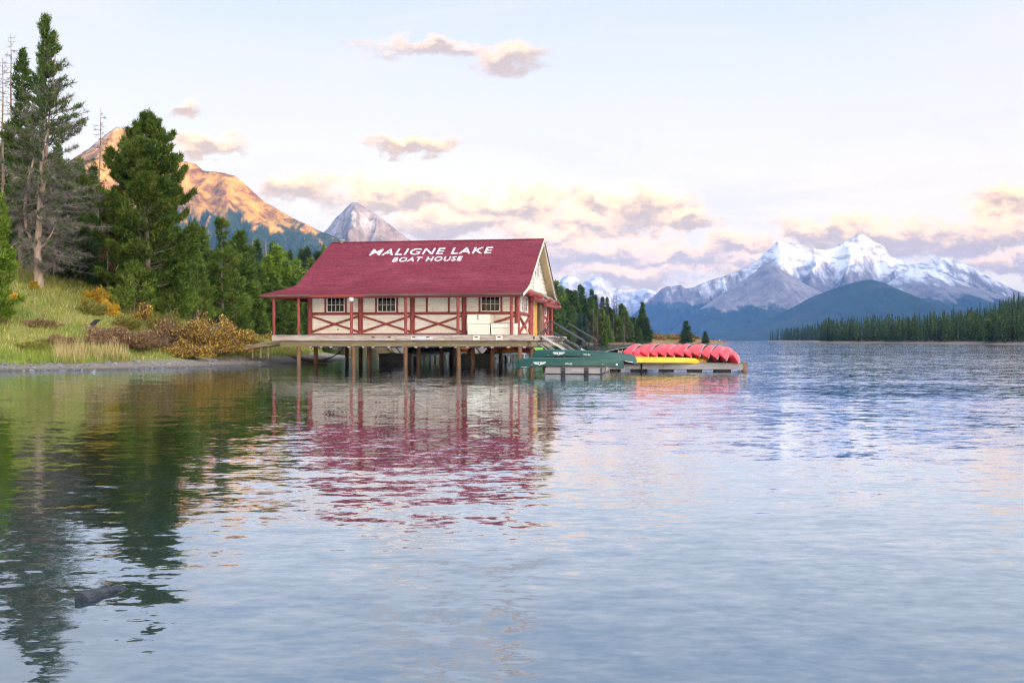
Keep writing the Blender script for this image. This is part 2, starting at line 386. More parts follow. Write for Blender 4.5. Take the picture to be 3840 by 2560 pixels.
def ground3(x, y):
    x = np.asarray(x, float); y = np.asarray(y, float)
    d = sdist(LAND3, x, y)
    return np.where(d < 0, np.maximum(.2*d, -2.0), 2.0*(1-np.exp(-d/12)))
def grid_mesh(name, xs, ys, fn, mat):
    gx, gy = np.meshgrid(xs, ys); gz = fn(gx, gy)
    V = np.stack([gx, gy, gz], -1).reshape(-1, 3); nx, ny = len(xs), len(ys)
    i = np.arange(nx*ny).reshape(ny, nx)
    Q = np.stack([i[:-1, :-1], i[:-1, 1:], i[1:, 1:], i[1:, :-1]], -1).reshape(-1, 4)
    keep = (gz.reshape(-1)[Q].max(1) > -1.9); Q = Q[keep]
    return mesh_np(name, V, Q, [mat], True)
def land_mat():
    m, N, out = newmat('shore_ground')
    geo = N.new('ShaderNodeNewGeometry'); p = geo.outputs['Position']; x, y, z = N.xyz(p)[:3]
    n1 = N.noise(p, .35, 5, .6); n2 = N.noise(p, 2.2, 5, .65); n3 = N.noise(p, 14, 4, .7)
    gravel = N.mix(N.ss(n3, .3, .7), (.15, .125, .10), (.27, .235, .20))
    gravel = N.mix(N.ss(z, .02, .14), N.vm('SCALE', gravel, None, .5), gravel)
    grass = N.mix(N.ss(n1, .35, .65), (.15, .20, .04), (.27, .26, .07))
    grass = N.mix(N.ss(n2, .45, .7, 0, .8), grass, (.22, .15, .07))
    far = N.ss(y, 120, 260)
    grass = N.mix(far, grass, N.mix(N.ss(n2, .35, .65), (.22, .14, .06), (.34, .22, .07)))
    f = N.ss(N.m('ADD', z, N.m('MULTIPLY', N.m('SUBTRACT', n2, .5), .35)), .28, .46)
    N.l.new(bsdf(N, N.mix(f, gravel, grass), .9, bump(N, n3, .05), 0, .2), out); return m
def forest_floor():
    m, N, out = newmat('forest_floor'); geo = N.new('ShaderNodeNewGeometry'); p = geo.outputs['Position']; z = N.xyz(p)[2]
    n = N.noise(p, .12, 5, .6)
    c = N.mix(N.ss(n, .35, .65), (.035, .045, .022), (.075, .06, .035))
    c = N.mix(N.ss(z, .7, 1.3), (.24, .20, .17), c)
    N.l.new(bsdf(N, c, .95, None, 0, .1), out); return m
LM, FM = land_mat(), forest_floor()
xs = np.unique(np.concatenate([np.linspace(-1100, -120, 36), np.arange(-120, -48, 2.5), np.arange(-48, 0, .8), np.arange(0, 110, 2.5)]))
ys = np.unique(np.concatenate([np.arange(30, 44, 2), np.arange(44, 96, .8), np.arange(96, 480, 3), np.linspace(480, 1500, 30)]))
obj('shore', grid_mesh('shore', xs, ys, ground1, LM), kind='structure')
obj('forest_ground', grid_mesh('forest_ground', np.arange(140, 1300, 9), np.arange(160, 1480, 9), ground2, FM), kind='structure')
obj('spit_ground', grid_mesh('spit_ground', np.arange(270, 900, 12), np.arange(940, 1760, 12), ground3, FM), kind='structure')

# ------------------------------------------------------------------ lake
def water_mat():
    m, N, out = newmat('lake_water')
    geo = N.new('ShaderNodeNewGeometry'); p = geo.outputs['Position']; x, y, z = N.xyz(p)[:3]
    def sl(sx, sy, scale, det, rough, dist=0.):
        c = N.noise(N.vm('MULTIPLY', p, (sx, sy, 0)), scale, det, rough, dist, 1)
        return N.vm('SUBTRACT', c, (.5, .5, .5))
    big = sl(.40, 1, .16, 2, .5)            # slow swell
    mid = sl(.40, 1, 1.3, 3, .55, .3)          # ripples about a metre long
    sml = sl(.45, 1, 4.6, 3, .6, .2); fin = sl(.55, 1, 13, 3, .6, .2)       # small ripples
    # wind: calm in the shore's lee at the left, rougher out on the open lake to the right
    calm = N.noise(N.vm('MULTIPLY', p, (.03, .012, 0)), 1.0, 3, .55)
    open_ = N.ss(N.m('ADD', N.m('SUBTRACT', x, N.m('MULTIPLY', y, .06)), N.m('MULTIPLY', N.m('SUBTRACT', calm, .5), 26)), -8, 14)
    outw = N.ss(y, 12, 60)
    rough_amt = N.m('ADD', WAVE_LEE, N.m('MULTIPLY', N.m('MULTIPLY', open_, outw), WAVE_OPEN))
    a = N.vm('ADD', N.vm('SCALE', big, None, .16), N.vm('ADD', N.vm('ADD', N.vm('SCALE', mid, None, .42), N.vm('SCALE', fin, None, .75)), N.vm('SCALE', sml, None, .75)))
    rough_amt = N.m('MULTIPLY', rough_amt, N.ss(y, 4, 26, 1.8, 1.0))
    a = N.vm('SCALE', a, None, rough_amt)
    ax, ay, az = N.xyz(a)[:3]
    nrm = N.vm('NORMALIZE', N.comb(N.m('MULTIPLY', ax, .6), ay, 1.0))
    g = N.new('ShaderNodeBsdfGlossy'); g.inputs[0].default_value = (.78, .87, .97, 1); g.inputs['Roughness'].default_value = .04; N.put(g.inputs['Normal'], nrm)
    dfs = N.new('ShaderNodeBsdfDiffuse'); N.put(dfs.inputs[0], (.028, .046, .055, 1))
    fr = N.new('ShaderNodeFresnel'); fr.inputs[0].default_value = 1.33; N.put(fr.inputs['Normal'], nrm)
    fac = N.m('ADD', N.m('MULTIPLY', fr.outputs[0], WATER_GAIN), WATER_BASE, clamp=True)
    mx = N.new('ShaderNodeMixShader'); N.put(mx.inputs[0], fac)
    N.l.new(dfs.outputs[0], mx.inputs[1]); N.l.new(g.outputs[0], mx.inputs[2]); N.l.new(mx.outputs[0], out); return m
WAVE_LEE, WAVE_OPEN, WATER_BASE, WATER_GAIN = .105, .24, .21, 1.5
obj('lake_water', mesh_np('lake_water', [(-14000, -4000, 0), (14000, -4000, 0), (14000, 15000, 0), (-14000, 15000, 0)], np.array([[0, 1, 2, 3]]), [water_mat()]), kind='structure')
obj('lake_bed', mesh_np('lake_bed', [(-14000, -4000, -3), (14000, -4000, -3), (14000, 15000, -3), (-14000, 15000, -3)], np.array([[0, 1, 2, 3]]), [FM]), kind='structure')

# ------------------------------------------------------------------ mountains
def mountain_mat(name, forest_top, snow_lo, snow_hi, rock1, rock2, snow_amt=1., band=.02, scale=1., scree=(.30, .27, .26), forest=(.016, .030, .017)):
    m, N, out = newmat(name)
    geo = N.new('ShaderNodeNewGeometry'); p = geo.outputs['Position']; x, y, z = N.xyz(p)[:3]; nz = N.xyz(geo.outputs['Normal'])[2]
    q = N.vm('SCALE', p, None, scale)
    n1 = N.noise(q, .0022, 6, .62); n2 = N.noise(q, .012, 6, .65); n3 = N.noise(N.vm('MULTIPLY', q, (1.0, .25, .35)), .011, 6, .68)
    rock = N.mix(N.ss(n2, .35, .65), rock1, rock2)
    strat = N.noise(N.vm('MULTIPLY', q, (.4, .4, 1)), band, 4, .6)
    rock = N.mix(N.ss(strat, .45, .6, 0, .5), rock, N.vm('SCALE', rock, None, .5))
    rock = N.mix(N.ss(n3, .52, .7, 0, .7), rock, scree)
    sn = N.m('ADD', z, N.m('ADD', N.m('MULTIPLY', N.m('SUBTRACT', n1, .5), (snow_hi-snow_lo)*1.8), N.m('MULTIPLY', N.m('SUBTRACT', n3, .5), (snow_hi-snow_lo)*3.6)))
    steep = N.ss(N.m('ADD', nz, N.m('MULTIPLY', N.m('SUBTRACT', n2, .5), .5)), .28, .58)
    sf = N.m('MULTIPLY', N.m('MULTIPLY', N.ss(sn, snow_lo, snow_hi), N.m('ADD', N.m('MULTIPLY', steep, .8), .2)), snow_amt)
    strat2 = N.ss(strat, .50, .60, 0, .6); sf = N.m('MULTIPLY', sf, N.m('SUBTRACT', 1, strat2))
    col = N.mix(sf, rock, (.82, .83, .86))
    trees = N.noise(N.vm('MULTIPLY', p, (1, 1, .5)), .09, 4, .75)
    fcol = N.mix(N.ss(trees, .38, .62), forest, tuple(c*2.3 for c in forest))
    fcol = N.mix(N.ss(n3, .5, .66, 0, .5), fcol, tuple(c*.5 for c in forest)); fcol = N.mix(N.ss(n1, .5, .68, 0, .5), fcol, (.075, .075, .04))
    ft = N.m('ADD', z, N.m('ADD', N.m('MULTIPLY', N.m('SUBTRACT', n1, .5), forest_top*.5), N.m('MULTIPLY', N.m('SUBTRACT', n3, .5), forest_top*.9)))
    col = N.mix(N.ss(ft, forest_top*.93, forest_top*1.07), fcol, col)
    h = N.m('ADD', N.m('MULTIPLY', n2, .6), N.m('MULTIPLY', trees, .25))
    N.l.new(bsdf(N, col, .95, bump(N, N.m('ADD', h, N.m('MULTIPLY', n3, .8)), 45/scale), 0, .05), out); return m
def mountain(name, ridge, Y, W, mat, amp, fx, prof=1.35, seed=0, n=420, rows=150, jag=.012, back=.5, foot=0., ribs=()):
    """ridge: pixel polyline (x, y) seen from the shore, standing at distance Y; the front slope runs W metres towards the lake"""
    r = np.array(ridge, float); px = np.linspace(r[0, 0], r[-1, 0], n); py = np.interp(px, r[:, 0], r[:, 1])
    X = (px-CX)/F*Y; Zr = EYE+(HY-py)/F*Y
    jx = fbm(X*fx*2.2, X*0+seed, seed+5, 5)-.5
    Zr = Zr+jag*Zr.max()*jx*np.clip((Zr-foot)/(.3*Zr.max()), 0, 1)
    t = np.concatenate([np.linspace(0, 1, rows), 1+np.linspace(.03, 1, int(rows*.3))]); T, XX = np.meshgrid(t, X, indexing='ij')
    ZZ = np.broadcast_to(Zr, T.shape)
    YY = Y-(1-T)*W+np.where(T > 1, (T-1)*(W*back-W), 0)
    u = np.clip(np.where(T <= 1, T, 2-T), 0, 1)
    wx = XX+W*.10*(fbm(XX*fx*.7, YY*fx*.7, seed+31, 3)-.5)
    gul = fbm(wx*fx, YY*fx*.33, seed, 6, True); fine = fbm(wx*fx*3.4, YY*fx*.75, seed+60, 6)
    env = np.clip(u*3.2, 0, 1)*np.clip((1-u)*3.0, 0, 1)**.8
    H = ZZ*np.clip(YY/Y, .2, 1)*u**prof+amp*ZZ.max()*env*((gul-.82)*1.25+.55*(fine-.6))
    for rp, rw, ra, rs in ribs:   # spurs running down from the crest: pixel of the crest, half-width, relief, sideways drift
        xr = (rp-CX)/F*(Y-(1-T)*W)+rs*(1-T)*W; dd = np.abs(wx-xr)/(rw/F*Y)
        H = H+ra*ZZ*(np.exp(-dd**1.2)-(.15 if ra > 0 else 0))*np.clip(u*2, 0, 1)*np.clip((1-u)*4.5, 0, 1)
    H = np.where(u >= .999, ZZ, np.minimum(H, ZZ*np.clip(YY/Y, .2, 1)*(.30+.70*u)+1)); H = np.maximum(H, -2+u*0)
    V = np.stack([XX, YY, H], -1).reshape(-1, 3); a, b = T.shape; i = np.arange(a*b).reshape(a, b)
    Q = np.stack([i[:-1, :-1], i[:-1, 1:], i[1:, 1:], i[1:, :-1]], -1).reshape(-1, 4)
    return obj(name, mesh_np(name, V, Q, [mat], True), kind='structure')
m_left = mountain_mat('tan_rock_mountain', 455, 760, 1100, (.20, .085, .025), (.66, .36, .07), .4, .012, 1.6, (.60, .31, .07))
m_mid = mountain_mat('grey_peak', 260, 620, 1050, (.22, .17, .14), (.36, .28, .22), .5, .02, 1.3)
m_far = mountain_mat('far_snowy_peaks', 100, 330, 850, (.20, .17, .17), (.33, .28, .26), .8, .012, .8)
m_main = mountain_mat('snowy_massif', 330, 450, 760, (.15, .125, .125), (.26, .21, .19), 1., .016, 1.)
m_scree = mountain_mat('scree_spur', 235, 760, 900, (.25, .21, .20), (.33, .28, .26), .8, .01, 1.2, (.36, .31, .29))
m_dome = mountain_mat('forested_shoulder', 900, 2000, 3000, (.2, .2, .2), (.3, .3, .3))
m_snowdome = mountain_mat('snow_shoulder', 330, 420, 560, (.21, .18, .18), (.30, .26, .25), 1., .016, 1.)
m_west = mountain_mat('wooded_ridge', 700, 1500, 2000, (.2, .18, .16), (.3, .26, .22))
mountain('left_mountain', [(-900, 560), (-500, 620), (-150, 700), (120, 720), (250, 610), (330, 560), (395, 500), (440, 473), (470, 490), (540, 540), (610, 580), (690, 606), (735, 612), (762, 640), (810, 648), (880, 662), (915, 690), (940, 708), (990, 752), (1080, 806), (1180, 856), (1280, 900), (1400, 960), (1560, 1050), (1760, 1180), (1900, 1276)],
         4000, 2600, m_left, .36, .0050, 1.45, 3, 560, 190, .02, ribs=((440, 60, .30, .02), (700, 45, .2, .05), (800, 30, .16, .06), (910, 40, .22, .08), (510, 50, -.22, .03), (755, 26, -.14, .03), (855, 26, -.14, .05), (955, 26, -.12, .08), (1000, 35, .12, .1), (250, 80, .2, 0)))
mountain('middle_peak', [(1050, 1000), (1140, 930), (1225, 860), (1262, 812), (1275, 802), (1300, 775), (1322, 756), (1340, 758), (1380, 785), (1420, 812), (1465, 845), (1510, 878), (1545, 905), (1640, 990), (1800, 1140), (1950, 1276)],
         6200, 2600, m_mid, .34, .0045, 1.2, 9, 360, 130, .016, ribs=((1325, 30, .30, .0), (1370, 36, -.22, .05), (1285, 20, -.15, 0), (1270, 25, .18, .0), (1400, 30, .14, .1)))
mountain('far_peaks', [(1900, 1180), (2000, 1110), (2060, 1090), (2092, 1072), (2108, 1042), (2126, 1034), (2150, 1036), (2170, 1050), (2186, 1062), (2200, 1050), (2232, 1038), (2252, 1036), (2262, 1046), (2268, 1072), (2285, 1086), (2300, 1090), (2318, 1080), (2332, 1082), (2345, 1094), (2380, 1092), (2410, 1079), (2424, 1080), (2460, 1096), (2540, 1130), (2700, 1200), (2900, 1276)],
         14000, 4200, m_far, .40, .0020, 1.5, 14, 420, 140, .02, ribs=((2120, 22, .25, 0), (2230, 26, .3, .03), (2345, 20, .2, .02), (2420, 26, .25, 0)))
mountain('snowy_massif', [(2250, 1276), (2330, 1215), (2400, 1158), (2440, 1120), (2480, 1085), (2500, 1074), (2542, 1070), (2550, 1066), (2570, 1080), (2600, 1076), (2660, 1052), (2720, 1034), (2780, 1012), (2830, 985), (2860, 955), (2885, 935), (2915, 906), (2950, 906), (3000, 916), (3060, 934), (3090, 938), (3120, 930), (3160, 908), (3185, 895), (3200, 888), (3216, 874), (3240, 880), (3275, 905), (3310, 918), (3335, 955), (3360, 970), (3420, 990), (3460, 986), (3500, 970), (3540, 965), (3580, 975), (3640, 1000), (3720, 1045), (3800, 1084), (3900, 1120), (4100, 1160)],
         9000, 2700, m_main, .34, .0034, 1.3, 21, 620, 190, .014, ribs=((2545, 30, .2, 0), (2720, 35, .2, -.1), (2860, 22, .2, -.1), (2925, 45, .34, .0), (3080, 30, .18, 0), (3212, 36, .34, -.03), (3285, 48, -.26, .02), (3370, 24, .2, .03), (2990, 45, -.2, .03), (3430, 30, .2, 0), (3540, 50, .22, .05)))
mountain('snow_shoulder', [(3200, 1200), (3270, 1120), (3330, 1062), (3370, 1030), (3405, 1014), (3440, 1006), (3475, 1008), (3530, 1022), (3600, 1052), (3680, 1085), (3800, 1120), (3980, 1160), (4200, 1276)],
         8300, 2200, m_snowdome, .12, .0034, 1.05, 33, 260, 100, .006)
mountain('scree_spur', [(2480, 1276), (2580, 1190), (2680, 1120), (2760, 1070), (2820, 1030), (2862, 992), (2890, 982), (2915, 1000), (2960, 1030), (3010, 1060), (3080, 1095), (3160, 1120), (3260, 1200), (3330, 1276)],
         7900, 2300, m_scree, .10, .0040, 1.0, 40, 300, 120, .006)
mountain('forested_shoulder', [(2380, 1276), (2560, 1262), (2760, 1240), (2880, 1200), (2960, 1160), (3040, 1115), (3120, 1085), (3190, 1062), (3240, 1050), (3275, 1048), (3320, 1062), (3380, 1092), (3460, 1122), (3560, 1152), (3700, 1176), (3900, 1196), (4300, 1240)],
         6300, 2000, m_dome, .07, .0032, .95, 52, 320, 110, .006)
# the wooded range along the lake's west side, out of the photograph to the right: evening shade on the lake comes from it
def west_range():
    pts = np.array(WEST, float); s = np.linspace(0, len(pts)-1, 320); k = np.arange(len(pts))
    cx, cy_, cz, cw = (np.interp(s, k, pts[:, j]) for j in range(4))
    tx, ty = np.gradient(cx), np.gradient(cy_); L = np.hypot(tx, ty); nx, ny = -ty/L, tx/L
    t = np.linspace(-1, 1, 61); T, S = np.meshgrid(t, s, indexing='ij')
    X = cx+nx*T*cw; Y = cy_+ny*T*cw
    H = cz*(1-np.abs(T)**1.15); H = H*(1+.22*(fbm(X*.0021, Y*.0021, 71, 5)-.5)*(.25+np.abs(T)))+6*(fbm(X*.03, Y*.03, 75, 3)-.5)-2
    V = np.stack([X, Y, H], -1).reshape(-1, 3); a, b = T.shape; i = np.arange(a*b).reshape(a, b)
    Q = np.stack([i[:-1, :-1], i[:-1, 1:], i[1:, 1:], i[1:, :-1]], -1).reshape(-1, 4)
    obj('west_range', mesh_np('west_range', V, Q, [m_west], True), kind='structure')
WEST = [(900, -3600, 420, 700), (1500, -2400, 470, 800), (1900, -1200, 500, 800), (2100, -200, 540, 800), (2250, 700, 640, 800), (2500, 1500, 760, 800), (2900, 2600, 900, 800), (3500, 4200, 980, 800), (4300, 6000, 1000, 800), (5000, 7200, 1040, 850), (5600, 8200, 980, 900), (6300, 9500, 900, 900)]
west_range()
# evening air
def haze_box(dens, col):
    m = bpy.data.materials.new('evening_air'); m.use_nodes = True; m.node_tree.nodes.clear(); N = NT(m.node_tree)
    o = N.new('ShaderNodeOutputMaterial'); v = N.new('ShaderNodeVolumePrincipled')
    v.inputs['Color'].default_value = tuple(col)+(1,); v.inputs['Density'].default_value = dens; v.inputs['Anisotropy'].default_value = .0
    N.l.new(v.outputs[0], o.inputs['Volume'])
    b = MB().box((-13500, -5500, -5), (13500, 15500, 1280)); b.build('haze', m, kind='stuff')
haze_box(5.4e-5, (.20, .45, 1.0))
# ------------------------------------------------------------------ boathouse (local frame: x along the front, y away from the camera, z up from the water)
TH = math.radians(9.5); OX, OY = 1.151, 57.3
AX = (math.cos(TH), -math.sin(TH)); AY = (math.sin(TH), math.cos(TH))
def W(lx, ly, z=0.): return (OX+lx*AX[0]+ly*AY[0], OY+lx*AX[1]+ly*AY[1], z)
def plane_x(px, py, c):   # pixel to (y, z) on the plane x = c of the boathouse frame
    dx = (px-CX)/F; t = (c+OX*AX[0]+OY*AX[1])/(dx*AX[0]+AX[1]); X, Y = dx*t, t
    return (X-OX)*AY[0]+(Y-OY)*AY[1], EYE+(HY-py)/F*t
def plane_y(px, py, c):
    dx = (px-CX)/F; t = (c+OX*AY[0]+OY*AY[1])/(dx*AY[0]+AY[1]); X, Y = dx*t, t
    return (X-OX)*AX[0]+(Y-OY)*AX[1], EYE+(HY-py)/F*t
rnd = random.Random(5)
bh = thing('boathouse', 'long red roofed boathouse on pilings with cream walls and red log framing', 'boathouse', W(0, 0), -TH)
DZ, YW, XG = 1.74, 1.8, -1.14
POSTS = [-14.09, -10.85, -7.58, -4.38, -1.14]
def log(name, p, q, r, mat='red', parent=bh, n=9, taper=1., wob=.0):
    p, q = Vector(p), Vector(q); k = 5
    pts = [p.lerp(q, i/k)+Vector((rnd.uniform(-1, 1), rnd.uniform(-1, 1), rnd.uniform(-1, 1)))*wob for i in range(k+1)]
    return MB().tube(pts, [r*(1+(taper-1)*i/k) for i in range(k+1)], n).build(name, MT[mat], parent, True)
# --- wall boards
def board_mesh(L, H, cache={}):
    k = (round(L, 3), round(H, 3))
    if k not in cache:
        b = MB().prism([(-.012, 0), (.012, 0), (.006, H-.008), (-.012, H-.008)], 0, 0, L)   # bevelled drop siding, face towards -y
        b.v = [(x, -y, z) for x, y, z in b.v]
        cache[k] = b.mesh('plank', MT['cream'])
    return cache[k]
def boards(x0, x1, z0, z1, y, step=.145, rot=0., org=None):
    z = z0; i = 0
    while z < z1-.02:
        h = min(step, z1-z)
        o = obj('plank', board_mesh(x1-x0, h), bh, (x0, y+rnd.uniform(-.002, .002), z) if org is None else org(x0, z), rot)
        z += step
WIN = {0: (-13.02, -11.86), 1: (-9.79, -8.61), 3: (-3.36, -2.18)}
WZ0, WZ1, ZT = 3.17, 4.08, 4.58
def window(x0, x1, z0, z1, nx, nz, org=(0, 0, 0), rz=0, fw=.055):
    """sash in the x-z plane facing -y; frame, panes and glazing bars"""
    fr = MB()
    for a, b in (((x0, -.035, z0), (x1, .03, z0+fw)), ((x0, -.035, z1-fw), (x1, .03, z1)), ((x0, -.035, z0+fw), (x0+fw, .03, z1-fw)), ((x1-fw, -.035, z0+fw), (x1, .03, z1-fw))): fr.box(a, b)
    o = fr.build('window', MT['white'], bh, loc=org, rz=rz)
    w, h = (x1-x0-2*fw)/nx, (z1-z0-2*fw)/nz; b = .011
    pm = MB().box((0, .004, 0), (w, .009, h)).mesh('pane', MT['glass'])
    for i in range(nx):
        for k in range(nz): obj('pane', pm, o, (x0+fw+i*w, 0, z0+fw+k*h))
    for i in range(1, nx): MB().box((x0+fw+i*w-b, -.02, z0+fw), (x0+fw+i*w+b, .015, z1-fw)).build('glazing_bar', MT['white'], o)
    for k in range(1, nz): MB().box((x0+fw, -.017, z0+fw+k*h-b), (x1-fw, .013, z0+fw+k*h+b)).build('glazing_bar', MT['white'], o)
    return o
for i in range(4):
    a, b = POSTS[i], POSTS[i+1]
    if i in WIN:
        w0, w1 = WIN[i]
        boards(a, b, 1.80, WZ0, YW); boards(a, w0, WZ0, WZ1, YW); boards(w1, b, WZ0, WZ1, YW); boards(a, b, WZ1, ZT, YW)
        window(w0, w1, WZ0, WZ1, 4, 2, (0, YW, 0)); up = (w0-.075, w1+.075)
    else:
        d0, d1 = -6.62, -5.38
        boards(a, d0, 1.80, ZT, YW); boards(d1, b, 1.80, ZT, YW); boards(d0, d1, 4.32, ZT, YW)
        dr = MB().box((d0+.01, YW-.004, 1.80), (d1-.01, YW+.02, 1.84)).build('boat_door', MT['cream'], bh)
        n = 10; wd = (d1-d0)/n
        bm_ = MB().box((0, 0, 0), (wd-.010, .03, 2.46)).mesh('board', MT['cream'])
        for k in range(n): obj('board', bm_, dr, (d0+k*wd+.005, YW-.01+rnd.uniform(-.002, .002), 1.845))
        up = (d0-.06, d1+.06)
    for x in up: log('stud', (x, YW-.03, 3.15), (x, YW-.03, 4.5), .062)
    log('sill_log', (a+.13, YW-.02, 1.81), (b-.13, YW-.02, 1.81), .075)
    log('mid_rail', (a+.12, YW-.02, 3.085), (b-.12, YW-.02, 3.085), .085)
    log('brace', (a+.1, YW-.05, 2.93), (b-.1, YW-.05, 1.97), .062, wob=.006)
    log('brace', (a+.1, YW-.085, 1.97), (b-.1, YW-.085, 2.93), .062, wob=.006)
for x in POSTS: log('wall_post', (x, YW-.03, DZ-.01), (x, YW-.03, 4.6), .15, 'redpost', wob=.008, n=12)
log('wall_plate', (POSTS[0], YW-.02, 4.5), (POSTS[-1], YW-.02, 4.5), .12)
# porch posts and the plate they carry
PP = [-15.75, -14.19, -10.88, -7.55, -4.39, -1.23]
for x in PP: log('porch_post', (x, .15, DZ-.01), (x, .15, 4.06), .092, 'redpost', wob=.006, n=12)
log('porch_plate', (-15.95, .15, 4.05), (-.7, .15, 4.05), .095)
log('porch_plate', (-15.75, .1, 4.02), (-15.75, 17.6, 4.02), .09)
log('porch_post', (-15.75, 9, DZ), (-15.75, 9, 4.0), .09, 'redpost'); log('porch_post', (-15.75, 16.8, DZ), (-15.75, 16.8, 4.0), .09, 'redpost')
log('porch_post', (-14.3, 2.6, DZ), (-14.3, 2.6, 4.5), .12, 'darklog'); log('porch_post', (-1.0, 16.75, DZ), (-1.0, 16.75, 3.98), .115, 'redpost', n=12)
rm = MB().tube([(0, 0, 0), (0, 2.05, .50)], .06, 8).mesh('rafter_tail', MT['red'], True)
for k in range(26): obj('rafter_tail', rm, bh, (-15.6+k*.58+rnd.uniform(-.03, .03), -.1, 4.085))
# far and left walls, floor, ceiling
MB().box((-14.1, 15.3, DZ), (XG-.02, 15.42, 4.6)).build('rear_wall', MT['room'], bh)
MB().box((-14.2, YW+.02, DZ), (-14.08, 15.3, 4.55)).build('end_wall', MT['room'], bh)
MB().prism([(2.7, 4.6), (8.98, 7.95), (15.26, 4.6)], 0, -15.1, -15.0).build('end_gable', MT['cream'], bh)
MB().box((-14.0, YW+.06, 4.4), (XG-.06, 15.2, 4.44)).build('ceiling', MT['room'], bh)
# --- right gable end (plane x = XG, facing +x)
def gy(px): return plane_x(px, 1200, XG)[0]
def gz(px, py): return plane_x(px, py, XG)[1]
def gorg(y, z): return (XG, y, z)
R90 = math.pi/2
def glog(name, y0, z0, y1, z1, r, x=.02, mat='red', **k): return log(name, (XG+x, y0, z0), (XG+x, y1, z1), r, mat, **k)
yA, yB, yC, yD, yE = 1.8, gy(1983), gy(2019), gy(2031), 15.3      # corner, door post, door post, second bay, corner
for (y0, y1) in ((yA, yB), (yC, yE)):
    boards(y0, y1, 1.8, 4.6, 0, .16, R90, gorg)
    glog('sill_log', y0, 1.8, y1, 1.8, .085); glog('mid_rail', y0+.1, 3.08, y1-.1, 3.08, .10, .04); glog('head_rail', y0, 4.24, y1, 4.24, .09)
    glog('brace', y0+.15, 2.95, y1-.15, 1.9, .085, .05); glog('brace', y0+.15, 1.9, y1-.15, 2.95, .085, .09)
glog('wall_post', yB, DZ, yB, 4.5, .26, .03, 'redpost', n=12); glog('wall_post', yE, DZ, yE, 4.4, .17, .0, 'redpost', n=12)
glog('door_post', gy(2016), DZ, gy(2016), 4.3, .30, .10, 'darklog', n=12); glog('wall_post', gy(2030), DZ, gy(2030), 4.3, .2, .03, 'redpost', n=12)
for p0, p1 in ((1950, 1957.6), (1963, 1973), (2034.5, 2043.5)):
    window(gy(p0), gy(p1), 3.20, 4.16, 2, 3, (XG+.06, 0, 0), R90, .06)
for p in (1960.3,): glog('stud', gy(p), 3.1, gy(p), 4.3, .09)
MB().box((XG+.03, yB+.3, DZ), (XG+.05, gy(1998.5), 4.1)).build('lattice_screen', MT['lace'], bh)
dr = MB().box((XG+.0, gy(1999), DZ), (XG+.05, gy(2012), 4.12)).build('plank_door', MT['yellowdoor'], bh)
MB().box((XG+.05, gy(1999)+.05, DZ+.2), (XG+.075, gy(2012)-.05, DZ+.34)).build('door_ledge', MT['yellowdoor'], dr)
# gable siding: round-edged courses that follow the roof line
SEC = [(-.12, 4.17), (.9, 4.40), (1.8, 4.62), (2.66, 4.88), (3.5, 5.33), (4.5, 5.88), (6.7, 7.02), (8.98, 8.17)]
def roof_y(z):   # front y of the underside at height z
    zs = [p[1]-.12 for p in SEC]; return float(np.interp(z, zs, [p[0] for p in SEC]))
z = 4.5
while z < 7.75:
    h = .235; y0 = roof_y(z+h)+.06; y1 = 17.96-y0
    b = MB()
    prof = [(-.03, 0), (.0, .0), (.05, .03), (.068, .10), (.058, .18), (.02, h-.012), (-.03, h-.012)]
    b.prism([(XG+p[0], z+p[1]) for p in prof], 0, 0, 1)
    b.v = [(x, (y0 if t == 0 else y1), zz) for (t, x, zz) in b.v]
    b.build('gable_log', MT['cream'], bh); z += h
for yy in (8.1, 9.25): window(yy, yy+.95, 5.65, 6.75, 2, 3, (XG+.10, 0, 0), R90, .07)
MB().box((XG+.07, 8.0, 4.55), (XG+.10, 10.3, 5.62)).build('gable_panel', MT['cream'], bh)
MB().box((XG+.2, 8.93, 6.95), (XG+.3, 9.03, 7.75)).build('ridge_post', MT['cream'], bh)
# log pent over the door
glog('pent_log', 1.2, 4.36, 8.6, 4.36, .17, .50); glog('pent_log', 5.0, 4.10, 16.9, 4.10, .17, .42); glog('pent_log', 10.2, 3.86, 15.6, 3.86, .12, .52)
for y in (2.6, 6.2, 11.5, 15.6): log('pent_bracket', (XG-.05, y, 4.24), (XG+.78, y, 4.20), .11)
for k, (a, b) in enumerate(((4.6, 9.9), (9.2, 14.0), (12.6, 17.2))): log('pent_slab', (XG+.32, a, 4.52-.06*k), (XG+.50, b, 4.46-.07*k), .10, 'greylog', wob=.03)
glog('verge_bracket', 1.75, 4.2, 1.75, 4.48, .13, .2); log('end_plate', (-.95, 16.7, 3.93), (-.50, 17.7, 3.93), .14)
log('eave_log', (-1.0, 17.5, 3.9), (-.45, 17.95, 3.95), .13)
